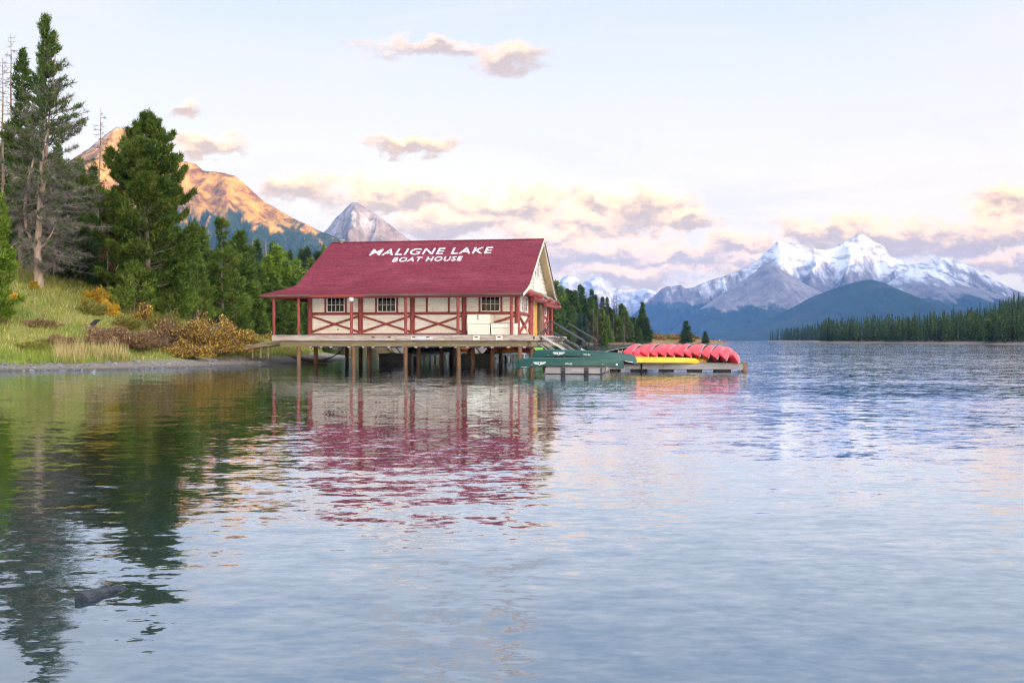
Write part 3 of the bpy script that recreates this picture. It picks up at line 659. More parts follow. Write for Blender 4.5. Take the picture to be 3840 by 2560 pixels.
# --- roof
XR, XL, XSK = -.5, -15.3, -16.52
def slope_pts(step=.155):
    P = np.array(SEC); s = np.concatenate([[0], np.cumsum(np.hypot(np.diff(P[:, 0]), np.diff(P[:, 1])))])
    n = int(round(s[-1]/step)); t = np.linspace(0, s[-1], n+1)
    return np.stack([np.interp(t, s, P[:, 0]), np.interp(t, s, P[:, 1])], 1)
SP = slope_pts()
def xleft(y): return XSK+(y+.12)/2.78*(XL-XSK) if y < 2.66 else XL
def wav(x, i): return .006*math.sin(x*1.7+i*.9)+.004*math.sin(x*4.1+i*2.3)
cs = MB()
for side in (0, 1):
    for i in range(len(SP)-1):
        (y0, z0), (y1, z1) = SP[i], SP[i+1]; y1e, z1e = y1+(y1-y0)*.25, z1+(z1-z0)*.25
        xl0, xl1 = xleft(y0), xleft(y1); n = 36; k = 0
        while k < n:      # a course is laid in runs of a few metres, each a little off its neighbours
            m = min(n, k+rnd.choice((1, 2, 2, 3, 4))); vs = []; dz = rnd.uniform(-.006, .006)
            for q in range(k, m+1):
                xa = xl0+(XR-xl0)*q/n; xb = xl1+(XR-xl1)*q/n; w = wav(xa, i)
                for (x, y, zz) in ((xa, y0-.004, z0-.004), (xa, y0-.012+w, z0+.030+w*.5+dz), (xb, y1e, z1e+.010)):
                    vs.append((x, y if not side else 17.96-y, zz))
            fs = []
            for q in range(m-k):
                a = q*3; fs += [(a, a+3, a+4, a+1), (a+1, a+4, a+5, a+2)]
            cs.add(vs, fs); k = m
rf = MB()
under = [(y, z-.035) for y, z in SEC]; full = [(y, z-.0) for y, z in SEC]
profile = full+[(17.96-y, z) for y, z in full[-2::-1]]; low = [(y, z-.10) for y, z in profile]
def roof_slab(xl, xr, prof, th=.10):
    b = MB(); n = len(prof)
    b.prism([(y, z-.012) for y, z in prof]+[(y, z-th) for y, z in reversed(prof)], 0, xl, xr); return b
roof = roof_slab(XL+.02, XR, profile).build('roof', MT['creamd'], bh)
cs.build('shingle_courses', MT['shingle'], roof, kind='stuff')
fl = MB()       # left skirt roof with its own courses
for i in range(18):
    t0, t1 = i/18, (i+1.3)/18
    def edge(t): x = XSK+t*(XL-XSK); y = -.12+t*2.78; z_ = float(np.interp(y, [p[0] for p in SEC], [p[1] for p in SEC])); return x, y, z_
    x0, ya, za = edge(t0); x1, yb_, zb = edge(min(t1, 1.02))
    fl.add([(x0, ya, za-.004), (x0-.01, ya, za+.03), (x1, yb_, zb+.012), (x0, 17.96-ya, za-.004), (x0-.01, 17.96-ya, za+.03), (x1, 17.96-yb_, zb+.012)], [(0, 1, 4, 3), (1, 2, 5, 4)])
fl.build('skirt_shingles', MT['shingle'], roof, kind='stuff')
sk = MB()
sk.add([(XSK+.02, -.10, 4.15), (XL+.02, 2.66, 4.85), (XL+.02, 15.3, 4.85), (XSK+.02, 18.06, 4.15), (XSK+.02, -.10, 4.07), (XL+.02, 2.66, 4.77), (XL+.02, 15.3, 4.77), (XSK+.02, 18.06, 4.07)], [(0,1,2,3), (7,6,5,4), (0,4,5,1), (1,5,6,2), (2,6,7,3), (3,7,4,0)])
sk.add([(XSK+.02, -.10, 4.07), (XL+.02, 2.66, 4.77), (XL+.02, -.10, 4.07)], [(0, 2, 1)])
sk.build('skirt_roof', MT['red'], bh)
sm_ = MB().prism([(-.09, -.012), (0, .032), (.09, -.012), (.09, -.03), (0, .01), (-.09, -.03)], 0, 0, .21)
sm_.v = [(x, y*1.5, z+x*.1) for x, y, z in sm_.v]; sme = sm_.mesh('ridge_shingle', MT['shingle'])
for k in range(82): obj('ridge_shingle', sme, roof, (XL+.0+k*.18, 8.98, 8.185+rnd.uniform(-.003, .003)))
gt = MB(); gt.prism([(-.10, 4.06), (-.23, 4.085), (-.24, 4.17), (-.10, 4.17)], 0, -16.5, -13.35); gt.build('gutter', MT['gutter'], bh)
gt = MB(); gt.prism([(-.10, 4.06), (-.23, 4.085), (-.24, 4.17), (-.10, 4.17)], 0, -9.95, -.48); gt.build('gutter', MT['gutter'], bh)
MB().prism([(-.06, 4.01), (-.127, 4.02), (-.127, 4.162), (-.06, 4.16)], 0, -16.45, -.52).build('fascia', MT['red'], bh)
for s in (0, 1):
    vb = MB(); P = [(y, z) for y, z in SEC]
    poly = [(y, z-.02) for y, z in P]+[(y, z-.17) for y, z in reversed(P)]
    if s: poly = [(17.96-y, z) for y, z in poly]
    vb.prism(poly, 0, XR+.003, XR+.035); vb.build('verge_board', MT['cream' if not s else 'gutter'], bh)
    vb = MB(); poly = [(y, z-.10) for y, z in P[2:]]+[(y, z-.30) for y, z in reversed(P[2:])]
    if s: poly = [(17.96-y, z) for y, z in poly]
    vb.prism(poly, 0, XR-.10, XR-.02); vb.build('barge_rafter', MT['cream'], bh)
v = MB().tube([(0, 0, 0), (0, 0, .10), (0, 0, .20), (0, 0, .27), (0, 0, .30)], [.16, .17, .22, .17, .05], 12)
v.build('roof_vent', MT['greylog'], bh, True, loc=(-14.55, 9.0, 8.12))
# --- roof lettering, lying on the front slope
def text_mesh(s, size, bold=0., shear=0., spacing=1., ext=.004, align='CENTER'):
    c = bpy.data.curves.new('lettering', 'FONT'); c.body = s; c.size = size; c.offset = bold; c.shear = shear; c.space_character = spacing
    c.extrude = ext; c.align_x = align; c.align_y = 'CENTER'; c.resolution_u = 3
    o = bpy.data.objects.new('lettering', c); link(o); dg = bpy.context.evaluated_depsgraph_get()
    me = bpy.data.meshes.new_from_object(o.evaluated_get(dg)); bpy.data.objects.remove(o); bpy.data.curves.remove(c); return me
def place_text(s, pL, pR, pT, mat):
    """letters fill the pixel box: left-bottom pL, right-bottom pR, top height pT (all on the slope)"""
    (y0, z0), (y1, z1) = (4.5, 5.88+.045), (8.98, 8.17+.045); nrm = Vector((0, -(z1-z0), y1-y0)).normalized(); O0 = Vector((OX, OY, 0))
    def hit(px, py):
        dr = Vector(((px-CX)/F, 1, (HY-py)/F)); l = Vector((dr.x*AX[0]+dr.y*AX[1], dr.x*AY[0]+dr.y*AY[1], dr.z))
        c = Vector((-(OX*AX[0]+OY*AX[1]), -(OX*AY[0]+OY*AY[1]), EYE)); p0 = Vector((0, y0, z0))
        return c+l*((p0-c).dot(nrm)/l.dot(nrm))
    a, b, t = hit(*pL), hit(*pR), hit(*pT); me = text_mesh(s, 1, .004, 0, 1.12)
    co = np.zeros(len(me.vertices)*3, np.float32); me.vertices.foreach_get('co', co); co = co.reshape(-1, 3)
    lo, hi = co.min(0), co.max(0); u = (co-lo)/(hi-lo)
    up = Vector((0, y1-y0, z1-z0)).normalized(); L = (b-a).length; Hh = (t-a).dot(up); dx = (b-a).normalized()
    dx = Vector((1, 0, dx.dot(up)*0))
    base = np.array(a); skew = (b-a).dot(up)/L
    P = base+np.outer(u[:, 0]*L, np.array(dx))+np.outer(u[:, 1]*Hh+u[:, 0]*L*skew, np.array(up))+np.outer((u[:, 2]-.5)*.03, np.array(nrm))
    me.vertices.foreach_set('co', P.astype(np.float32).ravel()); me.update(); me.materials.clear(); me.materials.append(MT[mat])
    return obj('lettering', me, roof)
def zp(x, y): return (1360+x*.2211, 900+y*.2211)
place_text('MALIGNE LAKE', zp(108, 264), zp(2172, 226), zp(150, 160), 'paint')
place_text('BOAT HOUSE', zp(493, 372), zp(1664, 350), zp(520, 298), 'paint')
# --- deck, beams, joists, pilings
MB().box((-15.75, .07, 1.62), (-.07, 17.0, 1.74)).build('deck', MT['deckwood'], bh)
cuts = [-15.81, -12.2, -8.15, -7.45, -5.2, -4.72, -4.05, 0.0]
for a, b in zip(cuts[:-1], cuts[1:]):
    MB().box((a+.005, -.0+rnd.uniform(0, .012), 1.44), (b-.005, .068, 1.735+rnd.uniform(-.006, .012))).build('rim_board', MT['deckwood'], bh)
MB().box((-15.8, .0, 1.745), (-.02, .28, 1.775)).build('edge_board', MT['dock'], bh)
MB().box((-.06, .07, 1.44), (0, 16.6, 1.735)).build('rim_board', MT['deckwood'], bh)
log('deck_end_log', (.02, 3.0, 1.70), (.06, 16.9, 1.62), .10, 'greylog', wob=.03)
for a, b in ((-15.35, -10.9), (-10.89, -6.9), (-6.89, -3.1), (-3.09, -.3)):
    MB().box((a, .16, 1.10), (b, .36, 1.435)).build('deck_beam', MT['beam'], bh)
MB().box((-.40, .37, 1.08), (-.10, 16.4, 1.435)).build('deck_beam', MT['beam'], bh)
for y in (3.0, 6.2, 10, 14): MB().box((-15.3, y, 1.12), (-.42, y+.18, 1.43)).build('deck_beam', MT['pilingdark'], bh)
jm = MB().box((0, .12, 1.015), (.16, 16.6, 1.095)).mesh('joist', MT['deckwood'])
for k in range(17): obj('joist', jm, bh, (-13.6+k*.8+rnd.uniform(-.25, .25), rnd.uniform(0, .1), 0))
for px in (1718, 1776): pass
def boltplate(x): MB().box((x-.20, -.030, 1.47), (x+.20, .0, 1.73)).build('bolt_plate', MT['cream'], bh)
for px in (1786, 1872): boltplate(plane_y(px, 1266, 0)[0])
MB().box((plane_y(1541, 1266, 0)[0], -.028, 1.49), (plane_y(1623, 1266, 0)[0], -.002, 1.70)).build('steel_patch', MT['steel'], bh)
for px in (1400, 1460, 1552, 1605, 1786, 1872):
    x = plane_y(px, 1266, 0)[0]; MB().box((x-.10, -.042, 1.61), (x+.10, -.031, 1.68)).build('rust_plate', MT['rust'], bh)
for yy in (.35, .75): MB().tube([(.0, yy, 1.6), (.06, yy, 1.6)], .06, 8).build('bolt_head', MT['rust'], bh, True)
front = [(1121, .26), (1326, .26), (1521, .26), (1720, .26), (1951, .26)]
second = [(1185, 2.9), (1384, 2.9), (1570, 2.9), (1774, 2.9), (1845, 3.4), (1992, 2.2)]
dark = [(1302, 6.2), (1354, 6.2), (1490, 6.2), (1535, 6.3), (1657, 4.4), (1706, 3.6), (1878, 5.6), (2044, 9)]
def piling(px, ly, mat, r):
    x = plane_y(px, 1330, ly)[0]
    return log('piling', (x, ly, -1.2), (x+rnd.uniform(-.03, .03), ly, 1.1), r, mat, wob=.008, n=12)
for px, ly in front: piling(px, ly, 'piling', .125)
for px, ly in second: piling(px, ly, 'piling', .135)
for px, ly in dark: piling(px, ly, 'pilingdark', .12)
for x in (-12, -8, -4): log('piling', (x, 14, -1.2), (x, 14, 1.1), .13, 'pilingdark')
xb = plane_y(1365, 1320, 4)[0]; log('knee_brace', (xb, 4, 1.08), (xb-.35, 4, .45), .035, 'black')
# globe lamp on a porch post
lx = plane_y(1316, 1120, -.05)[0]
MB().tube([(lx, .05, 3.90-.16+.02*0)]+[(lx, .05, 3.90-.16*math.cos(math.pi*k/8)) for k in range(1, 8)]+[(lx, .05, 4.06)], [.02]+[.16*math.sin(math.pi*k/8) for k in range(1, 8)]+[.02], 14).build('globe_lamp', MT['white'], bh, True)
MB().box((-14.32, 1.5, 3.0), (-14.24, 1.66, 3.35)).build('meter_box', MT['black'], bh)
MB().box((plane_y(1268, 1240, YW)[0]-.035, YW-.03, 2.08), (plane_y(1268, 1240, YW)[0]+.035, YW-.014, 2.17)).build('outlet_box', MT['rust'], bh)
MB().box((plane_y(1528, 1217, YW)[0]-.07, YW-.03, 2.55), (plane_y(1528, 1217, YW)[0]+.07, YW-.014, 2.75)).build('outlet_box', MT['creamd'], bh)
# --- vests hanging behind the right-hand window
vest = MB().tube([(0, 0, .28), (0, 0, .2), (0, 0, 0), (0, 0, -.25), (0, 0, -.28)], [.05, .13, .15, .14, .1], 8)
vest.v = [(x, y*.5, z) for x, y, z in vest.v]
vm = {k: vest.mesh('life_vest', MT[k], True) for k in ('vesty', 'vestr', 'vesto')}
for k, (px, mk, lab) in enumerate(((1812, 'vesty', 'yellow life vest hanging behind the right hand front window, leftmost of the row'), (1823, 'vesto', 'dark life vest hanging between two yellow ones behind the window'), (1833, 'vesty', 'yellow life vest hanging in the middle of the right hand front window'),
     (1848, 'vestr', 'red life vest hanging behind the window beside a yellow vest'), (1860, 'vesto', 'dark life vest hanging right of the red vests behind the window'), (1869, 'vestr', 'red life vest hanging at the right edge of the window'))):
    x, z = plane_y(px, 1136, YW+.35); obj('life_vest', vm[mk], None, W(x, YW+.25, 3.66+rnd.uniform(-.05, .05)), -TH, lab, 'life vest', 'life vests hanging inside the boathouse window')
# --- two white chests on the porch
def chest(name, p0, p1, z1, y0, y1, lab, lidz):
    x0, x1 = plane_y(p0, 1200, y0)[0], plane_y(p1, 1200, y0)[0]; z0 = DZ+.04
    t = thing(name, lab, 'storage chest', W((x0+x1)/2, y0, z0), -TH); w = (x1-x0)/2; d = y1-y0; h = z1-z0
    MB().box((-w+.03, .02, 0), (w-.03, d, lidz)).build('body', MT['cream'], t)
    n = 4
    for k in range(n): MB().box((-w+.02, .0, .02+k*(lidz-.02)/n), (w-.02, .018, .02+(k+1)*(lidz-.02)/n-.008)).build('front_board', MT['cream'], t)
    MB().box((-w+.01, -.02, lidz+.012), (w-.01, d+.02, h-.03)).build('lid', MT['cream'], t)
    MB().box((-w-.02, -.05, h-.03), (w+.02, d+.03, h)).build('lid_top', MT['deckwood'], t)
    return t, w, h
t, w, h = chest('storage_chest', 1752, 1838, 2.99, .38, 1.55, 'tall cream wooden chest with iron hasp on the boathouse porch', .62)
MB().box((-.06, -.045, h-.33), (-.01, -.022, h-.06)).build('hasp', MT['black'], t)
t, w, h = chest('storage_chest', 1840, 1932, 2.47, .42, 1.5, 'low white wooden chest beside the taller chest on the porch', .40)
# pale antler leaning by the gable wall
a = [plane_x(px, py, -.55) for px, py in ((1988, 1262), (1981, 1254), (1977, 1243), (1976, 1231), (1981, 1221))]
MB().tube([W(-.55, y, z) for y, z in a], [.05, .055, .05, .04, .015], 8).build('driftwood', MT['bone'], None, True, label='pale curved piece of driftwood leaning on the deck beside the gable wall', cat='driftwood')
# ramp from the shore to the deck's left end
rt = thing('shore_ramp', 'weathered timber ramp rising from the bank to the left end of the deck', 'ramp', W(-15.8, 1.2), -TH)
r0, r1 = (.6, 1.40), (-2.4, .98)
for yy in (0.0, 1.5): MB().bar((r0[0], yy, r0[1]), (r1[0], yy, r1[1]), .07, .22).build('stringer', MT['beam'], rt)
n = 14
pm = MB().box((-.10, .04, .0), (.10, 1.46, .035)).mesh('tread_board', MT['deckwood'])
for k in range(n):
    s = (k+.5)/n; obj('tread_board', pm, rt, (r0[0]+(r1[0]-r0[0])*s, 0, r0[1]+(r1[1]-r0[1])*s+.115))
for s in (.45, .62, .8): MB().box((r0[0]+(r1[0]-r0[0])*s-.05, .02, .35), (r0[0]+(r1[0]-r0[0])*s+.05, .14, r0[1]+(r1[1]-r0[1])*s-.1)).build('prop', MT['beam'], rt)
# black hose hanging from under the deck
h_ = [pix(px, py, d) for px, py, d in ((1290, 1299, 62), (1283, 1311, 62.5), (1268, 1325, 63), (1245, 1338, 63.5), (1218, 1347, 64.5), (1190, 1350, 65), (1150, 1347, 66), (1110, 1338, 68), (1060, 1328, 71))]
MB().tube(h_, .035, 8).build('hose', MT['black'], None, True, label='black hose sagging from under the deck onto the beach', cat='hose')
lg = [pix(px, py, d) for px, py, d in ((1060, 1330, 68), (1110, 1341, 66), (1170, 1352, 64), (1225, 1354.5, 63.2))]
MB().tube(lg, [.08, .11, .12, .10], 9).build('drift_log', MT['pilingdark'], None, True, label='dark wet log lying on the beach under the deck', cat='log')
# ------------------------------------------------------------------ docks
def dock(name, lab, x0, x1, y0, y1, top, along, blocks, post=(), depth=.26):
    t = thing(name, lab, 'dock', W(x0, y0), -TH); w, d = x1-x0, y1-y0
    st = .148
    if along == 'y':
        n = int(w/st); pm = MB().box((0, .0, 0), (st-.014, d, .04)).mesh('deck_board', MT['dock'])
        for k in range(n): obj('deck_board', pm, t, (k*w/n, rnd.uniform(-.012, .012), top-.04+rnd.uniform(-.004, .004)))
    else:
        n = int(d/st); pm = MB().box((.0, 0, 0), (w, st-.014, .04)).mesh('deck_board', MT['dock'])
        for k in range(n): obj('deck_board', pm, t, (rnd.uniform(-.012, .012), k*d/n, top-.04+rnd.uniform(-.004, .004)))
    for a, b in (((-.02, -.07, top-depth), (w*.46, -.022, top-.045)), ((w*.46+.01, -.07, top-depth), (w+.02, -.022, top-.045)), ((-.07, -.02, top-depth), (-.022, d, top-.045)), ((w+.022, -.02, top-depth), (w+.07, d, top-.045))):
        MB().box(a, b).build('rim_board', MT['dock'], t)
    for a, b, c, e in blocks: MB().box((a, b, -.35), (c, e, top-.06)).build('float_block', MT['dockdark'], t)
    for px_, py_, h in post: MB().tube([(px_, py_, -.6), (px_, py_, h)], .045, 8).build('mooring_pole', MT['rail'], t, True)
    return t
f1 = dock('finger_dock', 'short grey timber float under the two green canoes', 2.70, 5.0, -14.06, -5.2, .29, 'x', [(.0, .05, 2.3, .9), (.1, 2.5, 2.2, 3.6), (.1, 5.2, 2.2, 6.4), (.1, 7.8, 2.2, 8.7)])
for a in (.62, 1.62): MB().box((a, -.085, .04), (a+.2, -.071, .28)).build('cleat_plate', MT['dockdark'], f1)
for a in (.66, 1.66): MB().tube([(a-.02, -.10, .17), (a+.16, -.10, .17)], .022, 6).build('cleat', MT['rust'], f1, True)
for y in (2.0, 4.3, 6.6): MB().box((2.375, y, -.4), (2.43, y+.1, .26)).build('side_post', MT['dock'], f1)
MB().tube([(2.36, -.1, -.5), (2.36, -.1, .25)], .03, 6).build('mooring_pole', MT['rail'], f1, True)
f2 = dock('canoe_dock', 'long grey timber dock carrying the row of red canoes', 4.55, 11.2, -9.4, -5.8, .40, 'y', [(.2+k*1.32, .05, .9+k*1.32, 3.4) for k in range(5)], depth=.30)
MB().tube([(2.05, -.12, -.5), (2.05, -.12, .36)], .04, 8).build('mooring_pole', MT['black'], f2, True)
for y in (.3, 1.3): MB().box((6.72, y, -.1), (6.95, y+.25, .42)).build('corner_fender', MT['darklog'], f2)
f3 = dock('main_dock', 'grey walkway dock below the gangways behind the green canoes', 1.7, 4.45, -5.1, 16.2, .34, 'x', [(.2, k*4., 2.5, k*4.+2) for k in range(5)])
for lab, pa, pb in (('left floating dock under the boathouse with dark front skirt and pale sides', 1419, 1543), ('right floating dock under the boathouse with dark front skirt and pale sides', 1726, 1840)):
    xa, xb = plane_y(pa, 1350, 4.6)[0], plane_y(pb, 1350, 4.6)[0]; w = xb-xa; L = 15; top = .62
    t = thing('slip_dock', lab, 'dock', W(xa, 4.6), -TH, 'floating docks under the boathouse')
    MB().box((0, 0, .50), (w, .05, top-.01)).build('skirt_cap', MT['black'], t); MB().box((.04, .02, -.3), (w-.02, .10, .50)).build('front_skirt', MT['black'], t)
    MB().box((0, .06, top-.05), (w, L, top)).build('deck_slab', MT['dock'], t)
    MB().box((w-.06, .11, top-.20), (w, L, top-.055)).build('side_beam', MT['white'], t)
    MB().box((.05, .12, -.3), (w-.9, 5, .5)).build('float_block', MT['dockdark'], t)
    pm = MB().box((w-.07, 0, -.3), (w-.005, .34, top-.205)).mesh('side_leg', MT['white'])
    for k in range(10): obj('side_leg', pm, t, (0, .2+k*1.5, 0))
    # steep boarding plank from the deck with its rail poles
    g = thing('boarding_plank', lab.split(' ')[0]+' grey mesh boarding plank hanging between deck and floating dock', 'plank', W(xa, 4.6), -TH, 'boarding planks under the boathouse')
    MB().bar((w*.42, .5, 1.15), (w*.72, .5, .66), .7, .03, (0, 1, 0)).build('mesh_panel', MT['steel'], g)
    for s in (.12, .40, .78): MB().tube([(w*s, .4, 1.2), (w*(s+.22), .4, .62)], .025, 6).build('rail_pole', MT['black'], g, True)
# ------------------------------------------------------------------ gangways
def gangway(y, lab, lab2):
    t = thing('gangway', lab, 'gangway', W(0.0, y, 0), -TH)
    p, q = Vector((.02, 0, 1.74)), Vector((2.25, 0, .42)); d = (q-p).normalized(); nrm = Vector((-d.z, 0, d.x))
    if nrm.z < 0: nrm = -nrm
    for s in (0, 1.0):
        o = Vector((0, s, 0)); MB().bar(p+o, q+o, .04, .08).build('stringer', MT['steel'], t)
        a0 = p+o+d*.03; a1 = a0+nrm*1.08; b0 = p+o+d*2.42; b1 = b0+nrm*1.08
        MB().tube([a0, a1-nrm*.05, a1+d*.05, b1-d*.05, b1-nrm*.05, b0], .03, 8).build('hand_rail', MT['rail'], t, True)
        MB().tube([a0+nrm*.55, b0+nrm*.55], .026, 8).build('middle_rail', MT['rail'], t, True)
        for f in (.35, .7): MB().tube([p+o+d*2.42*f, p+o+d*2.42*f+nrm*1.07], .018, 6).build('rail_post', MT['rail'], t, True)
    n = 18; pm = MB().box((-.06, .04, -.04), (.06, .96, -.02)).mesh('tread', MT['black'])
    for k in range(n):
        s = p.lerp(q, (k+.5)/n); o = obj('tread', pm, t, s); o.rotation_euler = (0, math.atan2(-d.z, d.x), 0)
    t2 = thing('loading_ladder', lab2, 'ladder', W(-.1, y-.55, 0), -TH)
    p, q = Vector((.05, 0, 1.28)), Vector((1.35, -.0, .36))
    for s in (0, .15, .30, .45): MB().bar(p+Vector((s*.9, s, 0)), q+Vector((s*.9, s, 0)), .022, .03).build('slat', MT['steel'], t2)
    MB().bar(p+Vector((-.03, -.04, .02)), p+Vector((.45, .5, .02)), .05, .03).build('top_bar', MT['steel'], t2)
    MB().bar(p+Vector((.2, .2, -.03)), q+Vector((.2, .2, -.03)), .5, .01).build('back_plate', MT['black'], t2)
gangway(3.4, 'near steel gangway with dark tube handrails sloping from the deck to the floats', 'near slatted steel ladder below the first gangway')
gangway(13.2, 'far steel gangway with dark handrails at the back corner of the deck', 'far slatted steel ladder below the second gangway')
# ------------------------------------------------------------------ canoes
NX, NP = 41, 15
def hull_fn(L, B, D, sheer, rock=.05):
    def f(t, phi):
        a = abs(t); b = B*max(0, 1-a**2.1)**.92; g = sheer*a**3; k = -D+rock*a**4+(D*.45+sheer*.5)*max(0, (a-.9)/.1)**2.2
        s, c = math.sin(phi), math.cos(phi)
        yy = b*math.copysign(abs(s)**.72, s); zz = g+(k-g)*max(0, c)**.62
        return (t*L/2, yy, zz)
    return f
def hull_mesh(f, mats, inset=0.):
    V = []; Fq = []
    ts = [math.sin(math.pi/2*(-1+2*i/(NX-1)))*.35+(-1+2*i/(NX-1))*.65 for i in range(NX)]
    for t in ts:
        for k in range(NP):
            x, y, z = f(t, math.pi*(k/(NP-1)-.5))
            if inset:
                y *= .965; z = z+inset*max(0, math.cos(math.pi*(k/(NP-1)-.5))); x *= .99
            V.append((x, y, z))
    for i in range(NX-1):
        for k in range(NP-1):
            a = i*NP+k; Fq.append((a, a+1, a+NP+1, a+NP) if inset else (a, a+NP, a+NP+1, a+1))
    return mesh_np('hull', V, Fq, mats, True)
CAN = {}
def canoe_meshes(kind, hullmat, inner, trim, L=4.75, B=.43, D=.36, sheer=.12):
    f = hull_fn(L, B, D, sheer); h = hull_mesh(f, [MT[hullmat] if isinstance(hullmat, str) else hullmat]); n = hull_mesh(f, [MT[inner]], .018)
    gun = []
    for s in (-1, 1):
        pts = [Vector(f(-1+2*i/24, s*math.pi/2)) for i in range(25)]
        gun.append(MB().tube(pts, .017, 6).mesh('gunwale', MT[trim], True))
    tw = []
    for x in (-.85, .0, .85):
        y = f(2*x/L, math.pi/2)[1]; tw.append(MB().bar((x, -y, f(2*x/L, 0)[2]*0+.0), (x, y, .0), .05, .02).mesh('thwart', MT['ash']))
    for x in (-1.5, 1.35):
        y = f(2*x/L, math.pi/2)[1]*.92; b = MB()
        for q in (-.11, .11): b.bar((x+q, -y, -.06), (x+q, y, -.06), .035, .025)
        for q in range(-3, 4): b.bar((x-.11, q*y*.22, -.062), (x+.11, q*y*.22, -.062), .03, .008)
        tw.append(b.mesh('seat', MT['ash']))
    CAN[kind] = (f, h, n, gun, tw, L)
def canoe(kind, lab, loc, mat3, group=None, name='canoe'):
    f, h, n, gun, tw, L = CAN[kind]
    t = thing(name, lab, 'canoe', (0, 0, 0), 0, group)
    obj('hull', h, t); obj('interior', n, t)
    for g in gun: obj('gunwale', g, t)
    for m in tw: obj(m.name.split('.')[0], m, t)
    t.rotation_mode = 'XYZ'; t.matrix_world = Matrix.Translation(loc) @ mat3.to_4x4()
    return t
canoe_meshes('green', 'greenhull', 'inner', 'black', 4.72, .44, .37, .13)
canoe_meshes('red', 'redhull', 'inner', 'alu', 4.7, .45, .36, .13)
canoe_meshes('yellow', 'yellowhull', 'inner', 'black', 4.7, .40, .215, .08)
def tri_hull():
    m, N, out = newmat('red_orange_maroon_plastic'); tc = N.new('ShaderNodeTexCoord').outputs['Object']; x = N.xyz(tc)[0]
    n = N.noise(tc, 2, 3); v = N.lin(N.m('ADD', x, N.m('MULTIPLY', n, .35)), -2.3, 2.7)
    c = N.ramp(v, [(0, (.62, .02, .04)), (.36, (.66, .03, .03)), (.44, (.80, .22, .01)), (.62, (.80, .24, .01)), (.72, (.25, .015, .03)), (1, (.3, .02, .03))])
    N.l.new(bsdf(N, c, .35, None, 0, .5), out); return m
MT['tri'] = tri_hull(); canoe_meshes('tri', 'tri', 'inner', 'black', 4.6, .42, .34, .10); canoe_meshes('lime', 'limehull', 'inner', 'black', 3.4, .36, .3, .08); canoe_meshes('orange', 'orangehull', 'inner', 'black', 4.0, .4, .3, .08)
def Rm(rz, rx, ry=0): return (Matrix.Rotation(rz, 3, 'Z') @ Matrix.Rotation(ry, 3, 'Y') @ Matrix.Rotation(rx, 3, 'X'))
def on_hull(kind, pts2, side=1, off=.006):
    """map flat points (x, z) of the hull's side to 3-D"""
    f, *_, L = CAN[kind]; out = []
    for x, z in pts2:
        lo, hi = 0., math.pi/2
        for _ in range(22):
            m = (lo+hi)/2
            if f(2*x/L, m)[2] < z: lo = m
            else: hi = m
        p = f(2*x/L, lo); out.append((x, side*(p[1]+off), z))
    return out
def hull_text(t, kind, s, cx, cz, width, height, shear=0., bold=.02):
    me = text_mesh(s, 1, bold, shear, 1.1, 0); co = np.zeros(len(me.vertices)*3, np.float32); me.vertices.foreach_get('co', co); co = co.reshape(-1, 3)
    lo, hi = co.min(0), co.max(0); u = (co-lo)/np.maximum(hi-lo, 1e-6)-.5
    P = on_hull(kind, [(cx-a*width, cz+b*height) for a, b in u[:, :2]])
    me.vertices.foreach_set('co', np.array(P, np.float32).ravel()); me.update(); me.materials.clear(); me.materials.append(MT['white']); return obj('lettering', me, t)
def hull_logo(t, kind, cx, cz, w, h):
    b = MB()
    def q(pts): b.add(on_hull(kind, [(cx-x*w/2, cz+y*h) for x, y in pts]), [tuple(range(len(pts)))])
    for s in (-1, 1):
        q([(0, 1), (s*.13, .60), (s*.10, .36), (0, .70)]); q([(s*.06, .42), (s*.16, .62), (s*.30, .38), (s*.95, .10), (s*.22, .12)][::s])
        q([(s*.30, .50), (s*.98, .20), (s*1.0, .02), (s*.25, .30)]); q([(s*.12, .08), (s*.9, .06), (s*.9, -.06), (s*.12, -.06)])
    return b.build('emblem', MT['white'], t)
def hull_patch(t, kind, x0, x1, z0, z1, mat='white', name='sticker'):
    b = MB(); n = 8; pts = [(x0+(x1-x0)*k/n, z) for k in range(n+1) for z in (z0, z1)]
    return b.add(on_hull(kind, pts), [(2*k, 2*k+2, 2*k+3, 2*k+1) for k in range(n)]).build(name, MT[mat], t)
INV = math.pi
c1 = canoe('green', 'green upturned canoe with white lettering on the end of the near float', W(3.62, -13.45, .345), Rm(-TH+.02, INV, -.012))
c2 = canoe('green', 'green upturned canoe raised on blocks behind the front green canoe', W(4.13, -12.1, .60), Rm(-TH-.01, INV-.30, .045))
for t, x in ((c1, -1.27), (c2, -1.12)):
    hull_text(t, 'green', 'MALIGNE LAKE', x, -.165, .54, .062); hull_logo(t, 'green', x, -.13, .50, .115)
    hull_text(t, 'green', 'Old Town', x+1.28, -.095, .30, .075, .25)
hull_patch(c1, 'green', 2.03, 2.10, -.08, -.01); hull_patch(c1, 'green', -2.12, -1.72, .035, .05, 'white', 'stripe'); hull_patch(c2, 'green', 1.85, 2.2, .04, .055, 'white', 'stripe')
for x in (3.35, 4.2): 
    MB().box((-.05, -.45, 0), (.05, .45, .23)).build('trestle_block', MT['ash'], None, loc=W(x, -12.1, .29), rz=-TH, label='%s wooden block propping up the rear green canoe' % ('left' if x < 4 else 'right'), cat='block')
tips = [2348, 2382, 2415, 2447, 2480, 2512, 2544, 2576, 2608, 2641, 2675, 2710, 2756]
ords = ['first', 'second', 'third', 'fourth', 'fifth', 'sixth', 'seventh', 'eighth', 'ninth', 'tenth', 'eleventh', 'twelfth', 'last']
REDS = []
